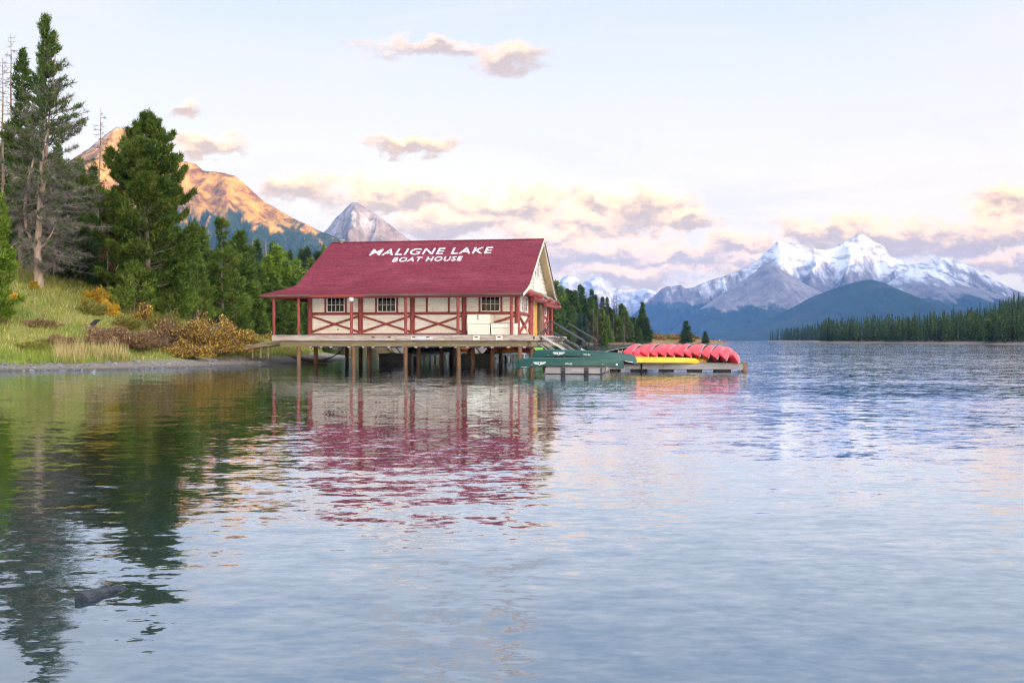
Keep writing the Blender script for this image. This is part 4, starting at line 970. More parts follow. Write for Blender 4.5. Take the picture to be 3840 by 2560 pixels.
for k, px in enumerate(tips):
    yaw = -TH-math.radians(90)+math.radians([-8, -9.5, -8, -9, -8.5, -8, -7.5, -8.5, -6, -7, -7, -4, 8][k])   # +x end (bow) points at the lake shore viewer
    roll = INV+math.radians([64, 60, 66, 62, 63, 60, 66, 62, 67, 63, 58, 50, 32][k])
    z = [.82, .79, .835, .80, .81, .795, .825, .79, .82, .765, .73, .67, .56][k]
    d = 47.6-.012*(px-2348)*.35
    dirv = Vector((math.cos(yaw), math.sin(yaw), 0)); tip = Vector(((px+8-CX)/F*d, d, z)); cen = tip-dirv*2.3
    t = canoe('red', '%s red canoe from the left in the row leaning on its side on the dock' % ords[k] if k < 12 else 'last red canoe at the right end of the dock, turned furthest over', cen, Rm(yaw, roll, math.radians(1.5)), 'red canoes leaning in a row on the dock')
    REDS.append(t)
hull_text(REDS[3], 'red', 'enjoy', 1.55, -.16, .42, .17, .3, .03)
hull_patch(REDS[2], 'red', 1.75, 1.85, -.06, .0)
for yy in (-8.2, -6.3):
    MB().box((-3.0, -.06, 0), (3.1, .06, .12)).build('rack_rail', MT['dock'], None, loc=W(8.0, yy, .40), rz=-TH, label='%s low timber rail under the row of red canoes' % ('front' if yy < -7 else 'rear'), cat='rail')
def at(px, d, z): return ((px-CX)/F*d, d, z)
canoe('red', 'red canoe on its side at the left end of the row, dark inside facing out', at(2415, 51.2, .76), Rm(-TH-math.radians(28), math.radians(62), 0), None)
canoe('red', 'red upturned canoe lying low behind the yellow canoes', at(2275, 47.9, .47), Rm(-TH, INV, 0))
y1 = canoe('yellow', 'long yellow upturned canoe lying along the front edge of the dock', at(2432, 46.9, .44), Rm(-TH+.01, INV+.12, .0))
y2 = canoe('yellow', 'yellow upturned canoe just behind the front yellow one, its end sticking out', at(2462, 47.35, .42), Rm(-TH, INV, .0))
hull_patch(y2, 'yellow', 2.1, 2.17, -.12, -.05)
for x in (1.45, 1.75):
    f = CAN['yellow'][0]; MB().tube([Vector(f(2*x/4.7, a))*1.01 for a in np.linspace(-1.5, 1.5, 14)], .008, 5).build('tie_rope', MT['ash'], y1, True)
canoe('tri', 'red and orange canoe stored on the right floating dock under the boathouse', at(1880, 66, .66), Rm(-TH+.02, INV, 0))
canoe('green', 'green canoe stored on the left floating dock under the boathouse', at(1612, 72, .66), Rm(-TH, INV, 0))
canoe('orange', 'dark orange canoe lying behind the stored green canoe under the deck', at(1700, 76, .62), Rm(-TH+.3, INV, 0))
canoe('lime', 'lime green kayak end showing behind the right rear pilings', at(1960, 78, .62), Rm(-TH+.1, INV, 0), None, 'kayak')
b = MB()
for s in range(3):
    p = Vector(at(2298+s*13, 43.6+s*.3, .34)); b.tube([p, p+Vector((.05*s-.06, .05, -.25)), p+Vector((.02, 0, -.6))], .012, 5)
b.build('dry_branch', MT['darklog'], None, True, label='thin dry branches poking into the water beneath the canoe end', cat='branch')
# ------------------------------------------------------------------ stones and timber in the near water, sign on the bank
def rock_mesh(name, r, seed, mat, n=3):
    bm = bmesh.new(); bmesh.ops.create_icosphere(bm, subdivisions=n, radius=1); rg = np.random.default_rng(seed)
    pl = [(Vector(rg.normal(size=3)).normalized(), rg.uniform(.6, .9)) for _ in range(9)]
    for v in bm.verts:
        for nn, dd in pl:
            e = v.co.dot(nn)-dd
            if e > 0: v.co -= nn*e*.9
        v.co = Vector((v.co.x*r[0], v.co.y*r[1], v.co.z*r[2]))
    me = bpy.data.meshes.new(name); bm.to_mesh(me); bm.free(); me.materials.append(MT[mat]); return me
def wl(px, py): x, y = wat(px, py); return x, y
a, b_ = Vector((*wl(305, 2250), 0)), Vector((*wl(500, 2192), 0))
mb = MB(); d = (b_-a); n = 9; sec = [(-.055, -.12), (.06, -.12), (.05, .034), (.022, .046), (-.048, .024)]
side = Vector((d.y, -d.x, 0)).normalized()
vs = []
for i in range(n):
    s = i/(n-1); w = (1-.35*s)*(1+.12*math.sin(i*2.1)); zt = .02-.06*max(0, s-.5)+.007*math.sin(i*3.3)
    for (u, z) in sec: vs.append(a+d*s-side*u*w*1.0+Vector((0, 0, z*(1-.45*s)+zt-.02)))
fs = [(i*5+k, i*5+(k+1) % 5, (i+1)*5+(k+1) % 5, (i+1)*5+k) for i in range(n-1) for k in range(5)]+[(4, 3, 2, 1, 0), tuple(range((n-1)*5, n*5))]
mb.add(vs, fs).build('stone_slab', MT['slab'], None, label='long wet grey slab breaking the surface in the near water', cat='rock')
for (px, py, r, sd, lab) in ((1130//1, 1386, None, 0, None),):
    pass
for px, py, r, sd, lab in ((352, 1398, (.13, .11, .10), 2, 'small grey stone in the shallows off the left beach'),):
    x, y = wl(px, py); obj('rock', rock_mesh('rock', r, sd, 'stone'), None, (x, y, 0), None, lab, 'rock')
# ------------------------------------------------------------------ vegetation
FO = dict(
 pine=foliage('pine_needles', (.075,.145,.022), (.155,.225,.036), .45, .35, .4, (.22,.24,.06)),
 pinedeep=foliage('deep_pine_needles', (.055,.11,.024), (.11,.16,.034), .5, .35, .4),
 spruce=foliage('spruce_needles', (.040,.082,.026), (.085,.130,.036), .6, .3, .4),
 bluespruce=foliage('blue_spruce_needles', (.040,.080,.055), (.065,.105,.075), .6, .3, .35),
 bright=foliage('bright_needles', (.12,.20,.020), (.20,.27,.035), .5, .35, .4),
 rust=foliage('rusty_dead_needles', (.20,.085,.045), (.28,.14,.08), .8, .2, .4),
 grey=foliage('grey_twigs', (.15,.125,.11), (.25,.215,.19), .8, .05, .35),
 brown=foliage('brown_bare_crown', (.055,.042,.038), (.085,.065,.055), .8, .05, .35),
 gold=foliage('golden_leaves', (.50,.33,.03), (.64,.45,.05), 1.2, .35, .35, (.50,.24,.03)),
 goldbrown=foliage('gold_and_brown_leaves', (.17,.105,.07), (.36,.235,.065), 1.6, .3, .45, (.70,.46,.08), .66),
 olive=foliage('olive_leaves', (.16,.17,.035), (.27,.24,.06), 1.2, .3, .4),
 russet=foliage('russet_leaves', (.18,.105,.065), (.26,.16,.09), 1.2, .25, .4, (.34,.24,.10)),
 fartree=foliage('far_forest_needles', (.030,.060,.028), (.080,.120,.036), .35, .25, .4),
)
def nrm(a): return a/np.maximum(np.linalg.norm(a, axis=-1, keepdims=True), 1e-9)
def blades(C, D, k, ln, wd, spread, rg, jit=.0):
    """k thin leaf triangles at every point C, pointing roughly along D"""
    C = np.repeat(C, k, 0); D = np.repeat(D, k, 0); n = len(C)
    d = nrm(D+spread*rg.normal(size=(n, 3))); C = C+jit*rg.normal(size=(n, 3))
    s = nrm(np.cross(d, rg.normal(size=(n, 3))))*(wd*rg.uniform(.6, 1.3, (n, 1)))*.5
    L = ln*rg.uniform(.6, 1.3, (n, 1))
    return np.stack([C-s, C+s, C+d*L], 1).reshape(-1, 3)
def tris(name, V, mat): return mesh_np(name, V, np.arange(len(V)).reshape(-1, 3), [mat])
def conifer(seed, H, zb, R, mats=('pine', 'bark'), style='pine', dens=1., nwh=None, prof=None, gap=.15, lean=(0, 0), tw=.0, ln=.30, wd=.075, k=7, bare=0, rt=None, limb_mat=None, top_cut=1., fork=None, nbr=(4, 7), zpow=1.):
    """returns meshes (trunk, limbs, crown). zb crown base, R widest radius, prof(u) radius factor for u = 0 at crown base to 1 at the tip"""
    rg = np.random.default_rng(seed); rt = rt or H*.0125
    prof = prof or (lambda u: (1-u)**.8*(.55+.45*min(1, u*5)))
    wob = lambda z: (lean[0]*(z/H)**1.5+.004*H*math.sin(z*.9+seed), lean[1]*(z/H)**1.5+.004*H*math.cos(z*.7+seed))
    tp = [(*wob(H*i/14), H*i/14) for i in range(15)]
    tr = MB().tube([(p[0], p[1], p[2]-.25 if i == 0 else p[2]) for i, p in enumerate(tp)], [rt*(1.25 if i == 0 else 1)*(1-.93*i/14) for i in range(15)], 9)
    limbs = MB(); C = []; D = []
    nwh = nwh or max(8, int((H-zb)/.38)); zs = zb+(H-zb)*((np.arange(nwh)+.3)/nwh)**zpow
    for wz in zs:
        u = (wz-zb)/(H-zb)
        if u > top_cut: break
        nb = int(rg.integers(*nbr)); ph0 = rg.uniform(0, 6.28)
        for b in range(nb):
            if rg.random() < gap: continue
            ph = ph0+6.283*b/nb+rg.normal()*.25; L = R*prof(u)*rg.uniform(.65, 1.15)
            if L < .05: continue
            if style == 'pine': e0, e1 = .15+.5*u, .55+.5*u
            else: e0, e1 = -.35+.5*u, .05+.5*u
            z0 = wz+rg.normal()*.12; cx, cy_ = wob(z0); n = 6; pts = [np.array((cx, cy_, z0))]
            for j in range(n):
                e = e0+(e1-e0)*(j/(n-1))**1.5; p2 = ph+.12*rg.normal()
                pts.append(pts[-1]+np.array((math.cos(p2)*math.cos(e), math.sin(p2)*math.cos(e), math.sin(e)))*L/n)
            pts = np.array(pts)
            limbs.tube(pts[[0, 2, 4, 6]], [rt*.22*(1-u*.6), rt*.16*(1-u*.6), rt*.1*(1-u*.6), .006], 4, False)
            m = max(3, int(L*9*dens)); s = rg.uniform(.18 if style != 'pine' else .32, 1, m)**.75; f = s*n; i0 = np.minimum(f.astype(int), n-1)
            P = pts[i0]+(pts[i0+1]-pts[i0])*(f-i0)[:, None]; ax = nrm(pts[i0+1]-pts[i0])
            sd = nrm(np.cross(ax, (0, 0, 1.))); off = rg.normal(size=m)*(.30 if style == 'pine' else .24)*L*(1.08-s)+rg.normal(size=m)*.06
            P = P+sd*off[:, None]; P[:, 2] += rg.normal(size=m)*.05+(.02 if style == 'pine' else -.05*np.abs(off))
            dd = ax*.8+sd*np.sign(off)[:, None]*.6+np.array((0, 0, .45 if style == 'pine' else -.12))
            C.append(P); D.append(nrm(dd))
    tip = np.array([(*wob(H*.985), H*.985)]*6); C.append(tip); D.append(np.array([(0, 0, 1.)]*6))
    C = np.concatenate(C); D = np.concatenate(D)
    V = blades(C, D, k, ln, wd, .5 if style == 'pine' else .42, rg, ln*.28)
    return tr.mesh('trunk', MT[mats[1]], True), limbs.mesh('limbs', MT[limb_mat or mats[1]]), tris('crown', V, FO[mats[0]])
def add_tree(ms, loc, lab, group=None, rz=0., sc_=1., name='pine_tree', cat='tree'):
    t = thing(name, lab, cat, loc, rz, group); t.scale = (sc_,)*3 if not hasattr(sc_, '__len__') else sc_
    o = obj('trunk', ms[0], t)
    if ms[1] is not None: obj('limb', ms[1], t, kind='stuff')
    if len(ms) > 2 and ms[2] is not None: obj('crown', ms[2], t)
    return t
def spot(px, d, fn=ground1): x = (px-CX)/F*d; return (x, d, float(fn(np.array([x]), np.array([d]))[0]))
def hgt(px, d, ptop, fn=ground1): return EYE+(HY-ptop)/F*d-spot(px, d, fn)[2]
def dead_mesh(seed, H, zb, R, dens=1., mat='deadtwig', rt=None, up=.2, droop=0., fine=True, lean=(0, 0)):
    """bare tree: trunk, curved limbs, many fine twigs"""
    rg = np.random.default_rng(seed); rt = rt or H*.011
    tp = [(lean[0]*(i/10)**1.4+.05*math.sin(i*1.3+seed), lean[1]*(i/10)+.05*math.cos(i*1.1), H*i/10) for i in range(11)]
    tr = MB().tube([(p[0], p[1], p[2]-.25*(i == 0)) for i, p in enumerate(tp)], [rt*(1-.92*i/10) for i in range(11)], 8)
    lb = MB(); tw = []
    for z in np.arange(zb, H*.985, .30/dens):
        u = (z-zb)/(H-zb); i = min(9, int(z/H*10)); fr = z/H*10-i; base = np.array(tp[i])*(1-fr)+np.array(tp[i+1])*fr
        for b in range(2):
            ph = rg.uniform(0, 6.28); L = R*(1-u)**.7*rg.uniform(.45, 1.1)+.12; e = up-droop*(1-u)+rg.normal()*.15; p = base.copy(); pts = [p]
            for j in range(6):
                e += .10*(1 if j > 2 else -1)*rg.uniform(.2, 1.4); ph += rg.normal()*.13
                p = p+np.array((math.cos(ph)*math.cos(e), math.sin(ph)*math.cos(e), math.sin(e)))*L/6; pts.append(p)
            pts = np.array(pts); lb.tube(pts[[0, 2, 4, 6]], [rt*.17*(1-u*.5), rt*.12*(1-u*.5), .012, .005], 4, False)
            if fine:
                m = int(L*14); s = rg.uniform(.25, 1, m)*6; i0 = np.minimum(s.astype(int), 5); P = pts[i0]+(pts[i0+1]-pts[i0])*(s-i0)[:, None]
                ax = nrm(pts[i0+1]-pts[i0]); tw.append(blades(P, nrm(ax+.0*ax), 2, .34, .022, .75, rg))
    V = np.concatenate(tw) if tw else np.zeros((3, 3))
    return tr, lb, V
# --- the big trees on the left bank
G_L = 'conifers on the left bank'
# the tallest tree: pale forked trunk, green top, grey bare lower branches
def tall_tree():
    d = 62; loc = spot(148, d); H = hgt(148, d, 52); kx = F/d
    t = thing('pine_tree', 'tallest pine on the bank, green only near the top above bare grey branches', 'tree', loc, 0, G_L)
    P = lambda px, py: ((px-148)/kx, 0, EYE+(HY-py)/kx-loc[2])
    main = [P(148, 1085), P(142, 1000), P(141, 920), P(147, 840), P(152, 740), P(158, 600), P(168, 420), P(170, 240), P(168, 52)]
    MB().tube(main, [.30, .235, .22, .17, .15, .125, .09, .06, .015], 12).build('trunk', MT['barkpale'], t, True)
    for pts, rr in (([P(138, 935), P(118, 900), P(98, 850), P(92, 790), P(98, 730), P(110, 660), P(128, 590), P(150, 470)], [.13, .11, .09, .085, .08, .075, .06, .03]),
                    ([P(146, 935), P(170, 912), P(192, 880), P(205, 850)], [.09, .06, .04, .02]),
                    ([P(153, 760), P(165, 690), P(172, 600), P(185, 440), P(205, 250), P(212, 110)], [.11, .10, .09, .07, .04, .012])):
        MB().tube(pts, rr, 8).build('limb', MT['barkpale'], t, True)
    rg = np.random.default_rng(4); C = []; D = []; lb = MB(); tw = []
    zc = lambda z: np.interp(z, [p[2] for p in main], [p[0] for p in main])
    for z in np.arange(P(0, 990)[2], H*.985, .16):
        py = HY-(z+loc[2]-EYE)*kx
        Rr = np.interp(py, [60, 130, 300, 450, 600, 750, 860, 980], [.15, .6, 1.2, 2.1, 2.5, 3.0, 3.1, 1.2])
        for b in range(3):
            ph = rg.uniform(0, 6.28); L = Rr*rg.uniform(.4, 1.15)*(1.25 if math.cos(ph) > 0 else .95); p = np.array((zc(z), 0, z)); pts = [p]; e = np.interp(py, [60, 300, 500, 800, 950], [.9, .25, .0, -.25, -.55])+rg.normal()*.12
            for j in range(6):
                e += np.interp(py, [60, 500, 950], [.05, .07, .06]); ph += rg.normal()*.1
                p = p+np.array((math.cos(ph)*math.cos(e), math.sin(ph)*math.cos(e), math.sin(e)))*L/6; pts.append(p)
            pts = np.array(pts); lb.tube(pts[[0, 2, 4, 6]], [.032, .022, .013, .006], 4, False)
            m = int(L*16)+2; s = rg.uniform(.15, 1, m)*6; i0 = np.minimum(s.astype(int), 5); Q = pts[i0]+(pts[i0+1]-pts[i0])*(s-i0)[:, None]; ax = nrm(pts[i0+1]-pts[i0])
            green = np.interp(py, [60, 300, 480, 620, 760], [1, .95, .7, .5, .2])*(1 if L < 1.25 else .55)
            g = rg.random(m) < green
            C.append(Q[g]); D.append(nrm(ax[g]*.7+np.array((0, 0, .5)))); tw.append(blades(Q[~g], ax[~g], 5, .45, .024, .8, rg))
    lb.build('limbs', MT['deadtwig'], t, kind='stuff'); obj('twigs', tris('twigs', np.concatenate(tw), FO['grey']), t, kind='stuff')
    obj('crown', tris('crown', blades(np.concatenate(C), np.concatenate(D), 8, .26, .06, .5, rg, .07), FO['pinedeep']), t)
tall_tree()
def one(px, d, top, lab, seed, zbf=.12, R=2., name='pine_tree', rz=0, **kw):
    H = hgt(px, d, top); return add_tree(conifer(seed, H, H*zbf, R, **kw), spot(px, d), lab, G_L, rz, name=name)
full = lambda u: (1-u)**.62*(.75+.25*math.sin(u*19))*(.7+.3*min(1, u*4))
# main broad pine
one(552, 66, 432, 'broad full green pine beside the tall pine, the largest crown on the bank', 5, .09, 4.4, dens=2.6, k=18, nwh=17, nbr=(6, 9), zpow=.72, prof=lambda u: float(np.interp(u, [0, .08, .25, .43, .64, .77, .9, 1], [.6, .85, 1, .95, .78, .48, .26, .05]))*(.92+.12*math.sin(u*31+1)), gap=.06, ln=.26, wd=.062, rt=.21)
one(470, 68, 525, 'slender pine just left of the broad pine, its top lower', 8, .18, 2.1, dens=1.4, k=8, prof=full)
one(82, 65, 192, 'narrow green pine left of the tallest pine', 9, .18, 1.9, dens=1.6, k=9, prof=lambda u: (1-u)**.6*(.75+.25*math.sin(u*17)), gap=.15, mats=('pinedeep', 'bark'))
one(-4, 54, 745, 'bright green young pine cut by the left edge of the picture', 10, .03, 1.5, dens=1.6, k=9, mats=('bright', 'bark'), prof=full)
one(832, 84, 822, 'bushy pine with an open top left of the boathouse roof', 12, .08, 3.0, dens=1.6, k=8, prof=lambda u: (1-u)**.6*(.66+.34*math.sin(u*15)), gap=.2)
one(662, 74, 860, 'shorter green pine filling in right of the broad pine', 13, .05, 3.0, dens=1.2, k=8, prof=full, mats=('pinedeep', 'bark'))
one(742, 78, 955, 'low rounded pine behind the golden bush', 14, .03, 2.8, dens=1.2, k=8, prof=full)
one(880, 88, 1020, 'low pine between the bushy pine and the porch', 15, .03, 2.7, dens=1.2, k=8, prof=full)
one(770, 86, 960, 'green pine standing behind the bushy pine', 16, .04, 3.0, dens=1.1, k=7, prof=full, mats=('pinedeep', 'bark'))
one(420, 70, 985, 'dark low spruce in the shade under the broad pine', 17, .02, 2.6, style='spruce', dens=1.5, k=8, mats=('spruce', 'barkdark'), prof=full, name='spruce_tree')
one(505, 64, 1010, 'small pine with low spreading boughs in front of the broad pine', 18, .02, 2.0, dens=1.4, k=8, prof=lambda u: (1-u)**.45)
one(640, 68, 1070, 'low spreading pine right of the broad trunk', 19, .02, 2.6, dens=1.4, k=8, prof=lambda u: (1-u)**.45)
k0 = 0
for px, d, top, R, m in ((30, 74, 520, 1.9, 'pinedeep'), (115, 80, 500, 2.1, 'spruce'), (215, 76, 560, 2.1, 'pinedeep'), (300, 80, 600, 2.0, 'pinedeep'), (262, 70, 760, 1.7, 'spruce'), (350, 76, 640, 1.9, 'pinedeep'), (160, 70, 800, 1.8, 'spruce'), (60, 68, 850, 1.6, 'spruce'), (330, 69, 900, 1.7, 'spruce'), (-40, 72, 480, 2, 'pinedeep'), (230, 67, 930, 1.2, 'spruce'), (600, 80, 700, 2.2, 'pinedeep'), (520, 78, 800, 2.3, 'spruce'), (700, 82, 900, 2.0, 'spruce'), (400, 78, 790, 2.2, 'spruce'), (100, 88, 660, 2.4, 'spruce'), (0, 90, 640, 2.4, 'spruce'), (190, 92, 640, 2.4, 'spruce'), (248, 74, 650, 1.8, 'pinedeep'), (325, 78, 690, 2.0, 'spruce'), (285, 72, 720, 1.6, 'pinedeep'), (375, 80, 720, 2.0, 'pinedeep'), (205, 78, 590, 1.9, 'spruce'), (140, 74, 640, 1.8, 'pinedeep'), (345, 70, 800, 1.5, 'pinedeep'), (60, 78, 640, 2.0, 'spruce')):
    H = hgt(px, d, top); add_tree(conifer(40+k0, H, H*.05, R*1.4, (m, 'barkdark'), 'spruce' if m == 'spruce' else 'pine', .95, None, full, .1, k=8, ln=.40, wd=.12), spot(px, d), 'dark conifer in the stand behind the tallest pine', 'dark conifers behind the bank', name='spruce_tree' if m == 'spruce' else 'pine_tree'); k0 += 1
def dead(px, d, top, lab, seed, R, name='dead_tree', twm='grey', fn=ground1, zbf=.25, rt=None, group=None, lean=(0, 0), mt='bark', **kw):
    H = hgt(px, d, top, fn); tr, lb, V = dead_mesh(seed, H, H*zbf, R, lean=lean, rt=rt, **kw); t = thing(name, lab, 'tree', spot(px, d, fn), 0, group)
    tr.build('trunk', MT[mt], t, True); lb.build('limbs', MT['deadtwig' if mt != 'barkdark' else 'barkdark'], t, kind='stuff'); obj('twigs', tris('twigs', V, FO[twm]), t, kind='stuff'); return t
dead(50, 68, 128, 'thin bare tree with a forked dead top at the left edge', 21, 1.15, zbf=.4, lean=(-.2, 0))
dead(10, 69, 215, 'second bare tree at the far left edge, half cut off', 22, 1.2, zbf=.35)
dead(360, 72, 405, 'bare dark snag between the tallest pine and the broad pine', 23, 1.35, zbf=.25, twm='brown', lean=(.4, 0))
dead(200, 66, 1075-330, 'dead leafless tree with dense grey twigs beside the pale trunk', 24, 2.3, zbf=.12, dens=1.5, lean=(.5, 0), droop=.2)
dead(300, 68, 860, 'grey dead twiggy tree leaning among the dark spruces', 25, 1.9, zbf=.1, dens=1.4, droop=.3)
dead(186, 64.5, 985, 'thin grey dead stem right of the pale trunk', 26, .6, zbf=.3)
# rusty dead pine
H = hgt(405, 66, 815); add_tree(conifer(28, H, H*.25, .75, ('rust', 'bark'), 'spruce', .75, k=5, prof=full, gap=.35), spot(405, 66), 'small dead pine with rusty brown needles left of the broad pine', G_L, name='dead_pine')
# --- forest behind the meadow, left of the boathouse
def lowtree(seed, H, R, mats, style='spruce', layers=24, k=9, prof=None, ln=.6, wd=.18):
    return conifer(seed, H, H*.07, R, mats, style, .75, layers, prof or (lambda u: (1-u)**.85*(.7+.3*min(1, u*6))), .12, k=k, ln=ln, wd=wd)
MID = {}
for i, (m, st, pr) in enumerate((('pine', 'pine', lambda u: (1-u)**.8), ('pinedeep', 'pine', lambda u: (1-u)**.75), ('spruce', 'spruce', None), ('pine', 'spruce', None), ('bright', 'spruce', None), ('bluespruce', 'spruce', None))):
    MID[i] = lowtree(100+i, 14., 2.3 if st == 'pine' else 2.0, (m, 'barkdark'), st, prof=pr)
bt = dead_mesh(130, 14., 1.5, 1.7, 1.2, fine=True); MID[6] = (bt[0].mesh('trunk', MT['barkdark'], True), bt[1].mesh('limbs', MT['barkdark']), tris('crown', bt[2], FO['brown']))
bt = dead_mesh(131, 14., 3., .8, .9, fine=True); MID[7] = (bt[0].mesh('trunk', MT['barkpale'], True), bt[1].mesh('limbs', MT['deadtwig']), tris('crown', bt[2], FO['grey']))
DSC = {0: ('round topped green pine', 'pine_tree'), 1: ('dark green pine', 'pine_tree'), 2: ('dark spire spruce', 'spruce_tree'), 3: ('mid green conifer', 'spruce_tree'), 4: ('bright green conifer', 'spruce_tree'), 5: ('blue green spruce', 'spruce_tree'), 6: ('brown bare conifer', 'dead_tree'), 7: ('pale bare snag', 'dead_tree')}
rt_ = random.Random(77); WIDE = 1.2
def put(kind, px, d, top, where, group, fn=ground1, wide=1., lab=None):
    s = hgt(px, d, top, fn)/14.; ds, nm = DSC[kind]
    add_tree(MID[kind], spot(px, d, fn), lab or ds+' '+where, group, rt_.uniform(0, 6.28), (s*wide*WIDE, s*wide*WIDE, s), nm)
GM = 'forest trees between the bank and the boathouse roof'; wh = 'in the forest left of the boathouse'
for kind, px, d, top, w in ((0, 905, 120, 874, 1.2), (3, 880, 150, 900, 1.1), (2, 965, 190, 907, .8), (1, 940, 150, 935, 1.1), (2, 1021, 200, 915, .8), (4, 1039, 170, 928, 1.1), (3, 1062, 180, 950, 1.1), (4, 1002, 140, 965, 1.1), (2, 1085, 220, 945, .8), (4, 1072, 150, 982, 1.1), (0, 1110, 160, 978, 1.1), (2, 1130, 230, 942, .8), (2, 1151, 230, 932, .8), (3, 1165, 200, 975, 1.), (2, 1189, 240, 949, .9), (3, 1211, 240, 926, .6), (1, 1225, 230, 965, 1.), (4, 886, 130, 965, 1.2), (0, 930, 125, 1010, 1.2), (3, 975, 135, 1000, 1.2), (0, 1035, 140, 1025, 1.2), (3, 1095, 150, 1030, 1.2), (4, 1140, 170, 1015, 1.1), (1, 1180, 190, 1010, 1.1), (0, 960, 128, 1060, 1.2), (1, 1010, 135, 1070, 1.2), (0, 1065, 140, 1080, 1.2), (3, 1120, 150, 1085, 1.2), (1, 1165, 160, 1080, 1.2), (1, 905, 115, 1080, 1.2), (3, 850, 140, 930, 1.1), (1, 800, 120, 950, 1.2), (3, 755, 120, 870, 1.1), (1, 720, 115, 900, 1.1), (1, 1240, 200, 1020, 1.2), (3, 1215, 180, 1060, 1.2), (1, 1190, 165, 1110, 1.2), (0, 1100, 135, 1120, 1.2), (1, 1040, 130, 1130, 1.2), (0, 980, 120, 1125, 1.2), (1, 1150, 145, 1135, 1.2)):
    put(kind, px, d, top, wh, GM, wide=w)
put(7, 998, 190, 893, '', GM, lab='pale bare snag rising above the forest left of the roof'); put(6, 985, 195, 905, '', GM, lab='dark bare spire beside the pale snag left of the roof'); put(7, 948, 170, 900, '', GM, lab='thin grey snag left of the pale snag')
WIDE = 1.55
GP = 'conifers on the point right of the boathouse'; wp = 'on the point behind the gangways'
for kind, px, d, top, w in ((3, 2084, 330, 1058, 1.0), (3, 2104, 345, 1076, 1.0), (2, 2126, 360, 1086, .9), (1, 2138, 350, 1094, 1.1), (2, 2156, 370, 1092, .9), (2, 2174, 380, 1070, .8), (2, 2184, 385, 1080, .8), (1, 2160, 350, 1115, 1.2), (6, 2200, 375, 1096, 1.1), (2, 2219, 385, 1088, .7), (1, 2212, 365, 1120, 1.2), (2, 2233, 390, 1108, .7), (6, 2246, 380, 1112, 1.2), (2, 2260, 390, 1116, .8), (2, 2276, 395, 1118, .7), (6, 2258, 370, 1130, 1.2), (6, 2300, 385, 1102, 1.1), (6, 2312, 388, 1104, 1.1), (3, 2332, 375, 1140, 1.1), (6, 2322, 385, 1130, 1.), (2, 2342, 385, 1152, .9), (6, 2358, 385, 1170, .9), (6, 2371, 388, 1168, .8), (6, 2386, 385, 1176, .9), (5, 2190, 335, 1180, 1.1), (5, 2174, 330, 1184, 1.), (4, 2276, 350, 1186, 1.2), (3, 2348, 365, 1165, 1.1), (3, 2366, 362, 1208, 1.2), (1, 2120, 330, 1130, 1.3), (1, 2100, 325, 1140, 1.3), (1, 2145, 335, 1150, 1.3), (6, 2225, 350, 1160, 1.3), (6, 2240, 350, 1150, 1.2), (3, 2318, 360, 1190, 1.2), (6, 2395, 375, 1190, 1.), (4, 2268, 345, 1238, 1.3), (1, 2070, 315, 1120, 1.3), (1, 2055, 310, 1090, 1.2), (6, 2300, 355, 1165, 1.2), (2, 2386, 365, 1215, 1.), (1, 2088, 312, 1180, 1.4), (1, 2130, 318, 1200, 1.4), (6, 2208, 340, 1195, 1.3)):
    put(kind, px, d, top, wp, GP, wide=w)
for i in range(46):
    px = 2075+i*7.1+rt_.uniform(-5, 5); d = rt_.uniform(352, 400)
    put(rt_.choice((1, 1, 2, 3, 6, 6)), px, d, float(np.interp(px, [2075, 2180, 2300, 2400], [1110, 1125, 1150, 1205]))+rt_.uniform(-10, 40), 'deep in the stand on the point', 'conifers deep in the stand on the point', wide=1.15)
put(7, 2245, 378, 1125, '', GP, lab='pale bare trunk standing among the conifers on the point')
put(1, 2409, 372, 1136, '', None, lab='open pine at the right end of the trees on the point', wide=.8)
put(2, 2424, 368, 1190, '', None, lab='full dark spruce in front of the open pine on the point', wide=1.45)
put(2, 2574, 385, 1204, '', None, lab='lone dark spruce on the grassy point over the red canoes', wide=1.7)
put(2, 2645, 398, 1243, '', None, lab='smallest lone spruce near the tip of the grassy point', wide=1.9)
for i in range(34):      # trees seen under the porch roof and behind the building
    px = 1020+i*31+rt_.uniform(-10, 10); d = 250+rt_.uniform(0, 90)
    put(rt_.choice((0, 1, 1, 2, 3)), px, d, rt_.uniform(1120, 1180) if px < 1300 else rt_.uniform(1150, 1190), 'behind the boathouse', 'forest trees behind the boathouse', wide=1.25)
# --- far forest on the right shore: the nearest 260 trees as things, the rest as one mass
FAR = []
rg = np.random.default_rng(91)
def fartree_verts(seed, H=14., R=1.5, layers=17, k=9):
    r = np.random.default_rng(seed); C = []; T = []
    for i in range(layers):
        u = i/layers; z = H*(.06+.92*u); rad = R*(1-u)**.85*r.uniform(.75, 1.15)+.08
        for j in range(k):
            ph = 6.283*j/k+r.uniform(-.4, .4); L = rad*r.uniform(.6, 1.2); zz = z+r.normal()*.22
            d = np.array((math.cos(ph), math.sin(ph), 0)); s = np.array((-d[1], d[0], 0))*(.30+.32*rad)*.55
            T += [np.array((0, 0, zz+.5))-s*.35, d*L+np.array((0, 0, zz-.16*L))-s*.5, d*L*.75+s+np.array((0, 0, zz-.05))]
    T += [np.array((-.1, 0, H*.93)), np.array((.1, .05, H*.93)), np.array((0, 0, H*1.02))]
    return np.array(T)
FARV = [fartree_verts(300+i, R=(1.25, 1.5, 1.8, 1.4)[i], layers=(19, 17, 15, 20)[i]) for i in range(4)]
FM_ = []
for i, V in enumerate(FARV): FM_.append((MB().tube([(0, 0, -.4), (0, 0, 7), (0, 0, 13)], [.16, .11, .03], 5).mesh('trunk', MT['barkdark']), None, tris('crown', V, FO['fartree'])))
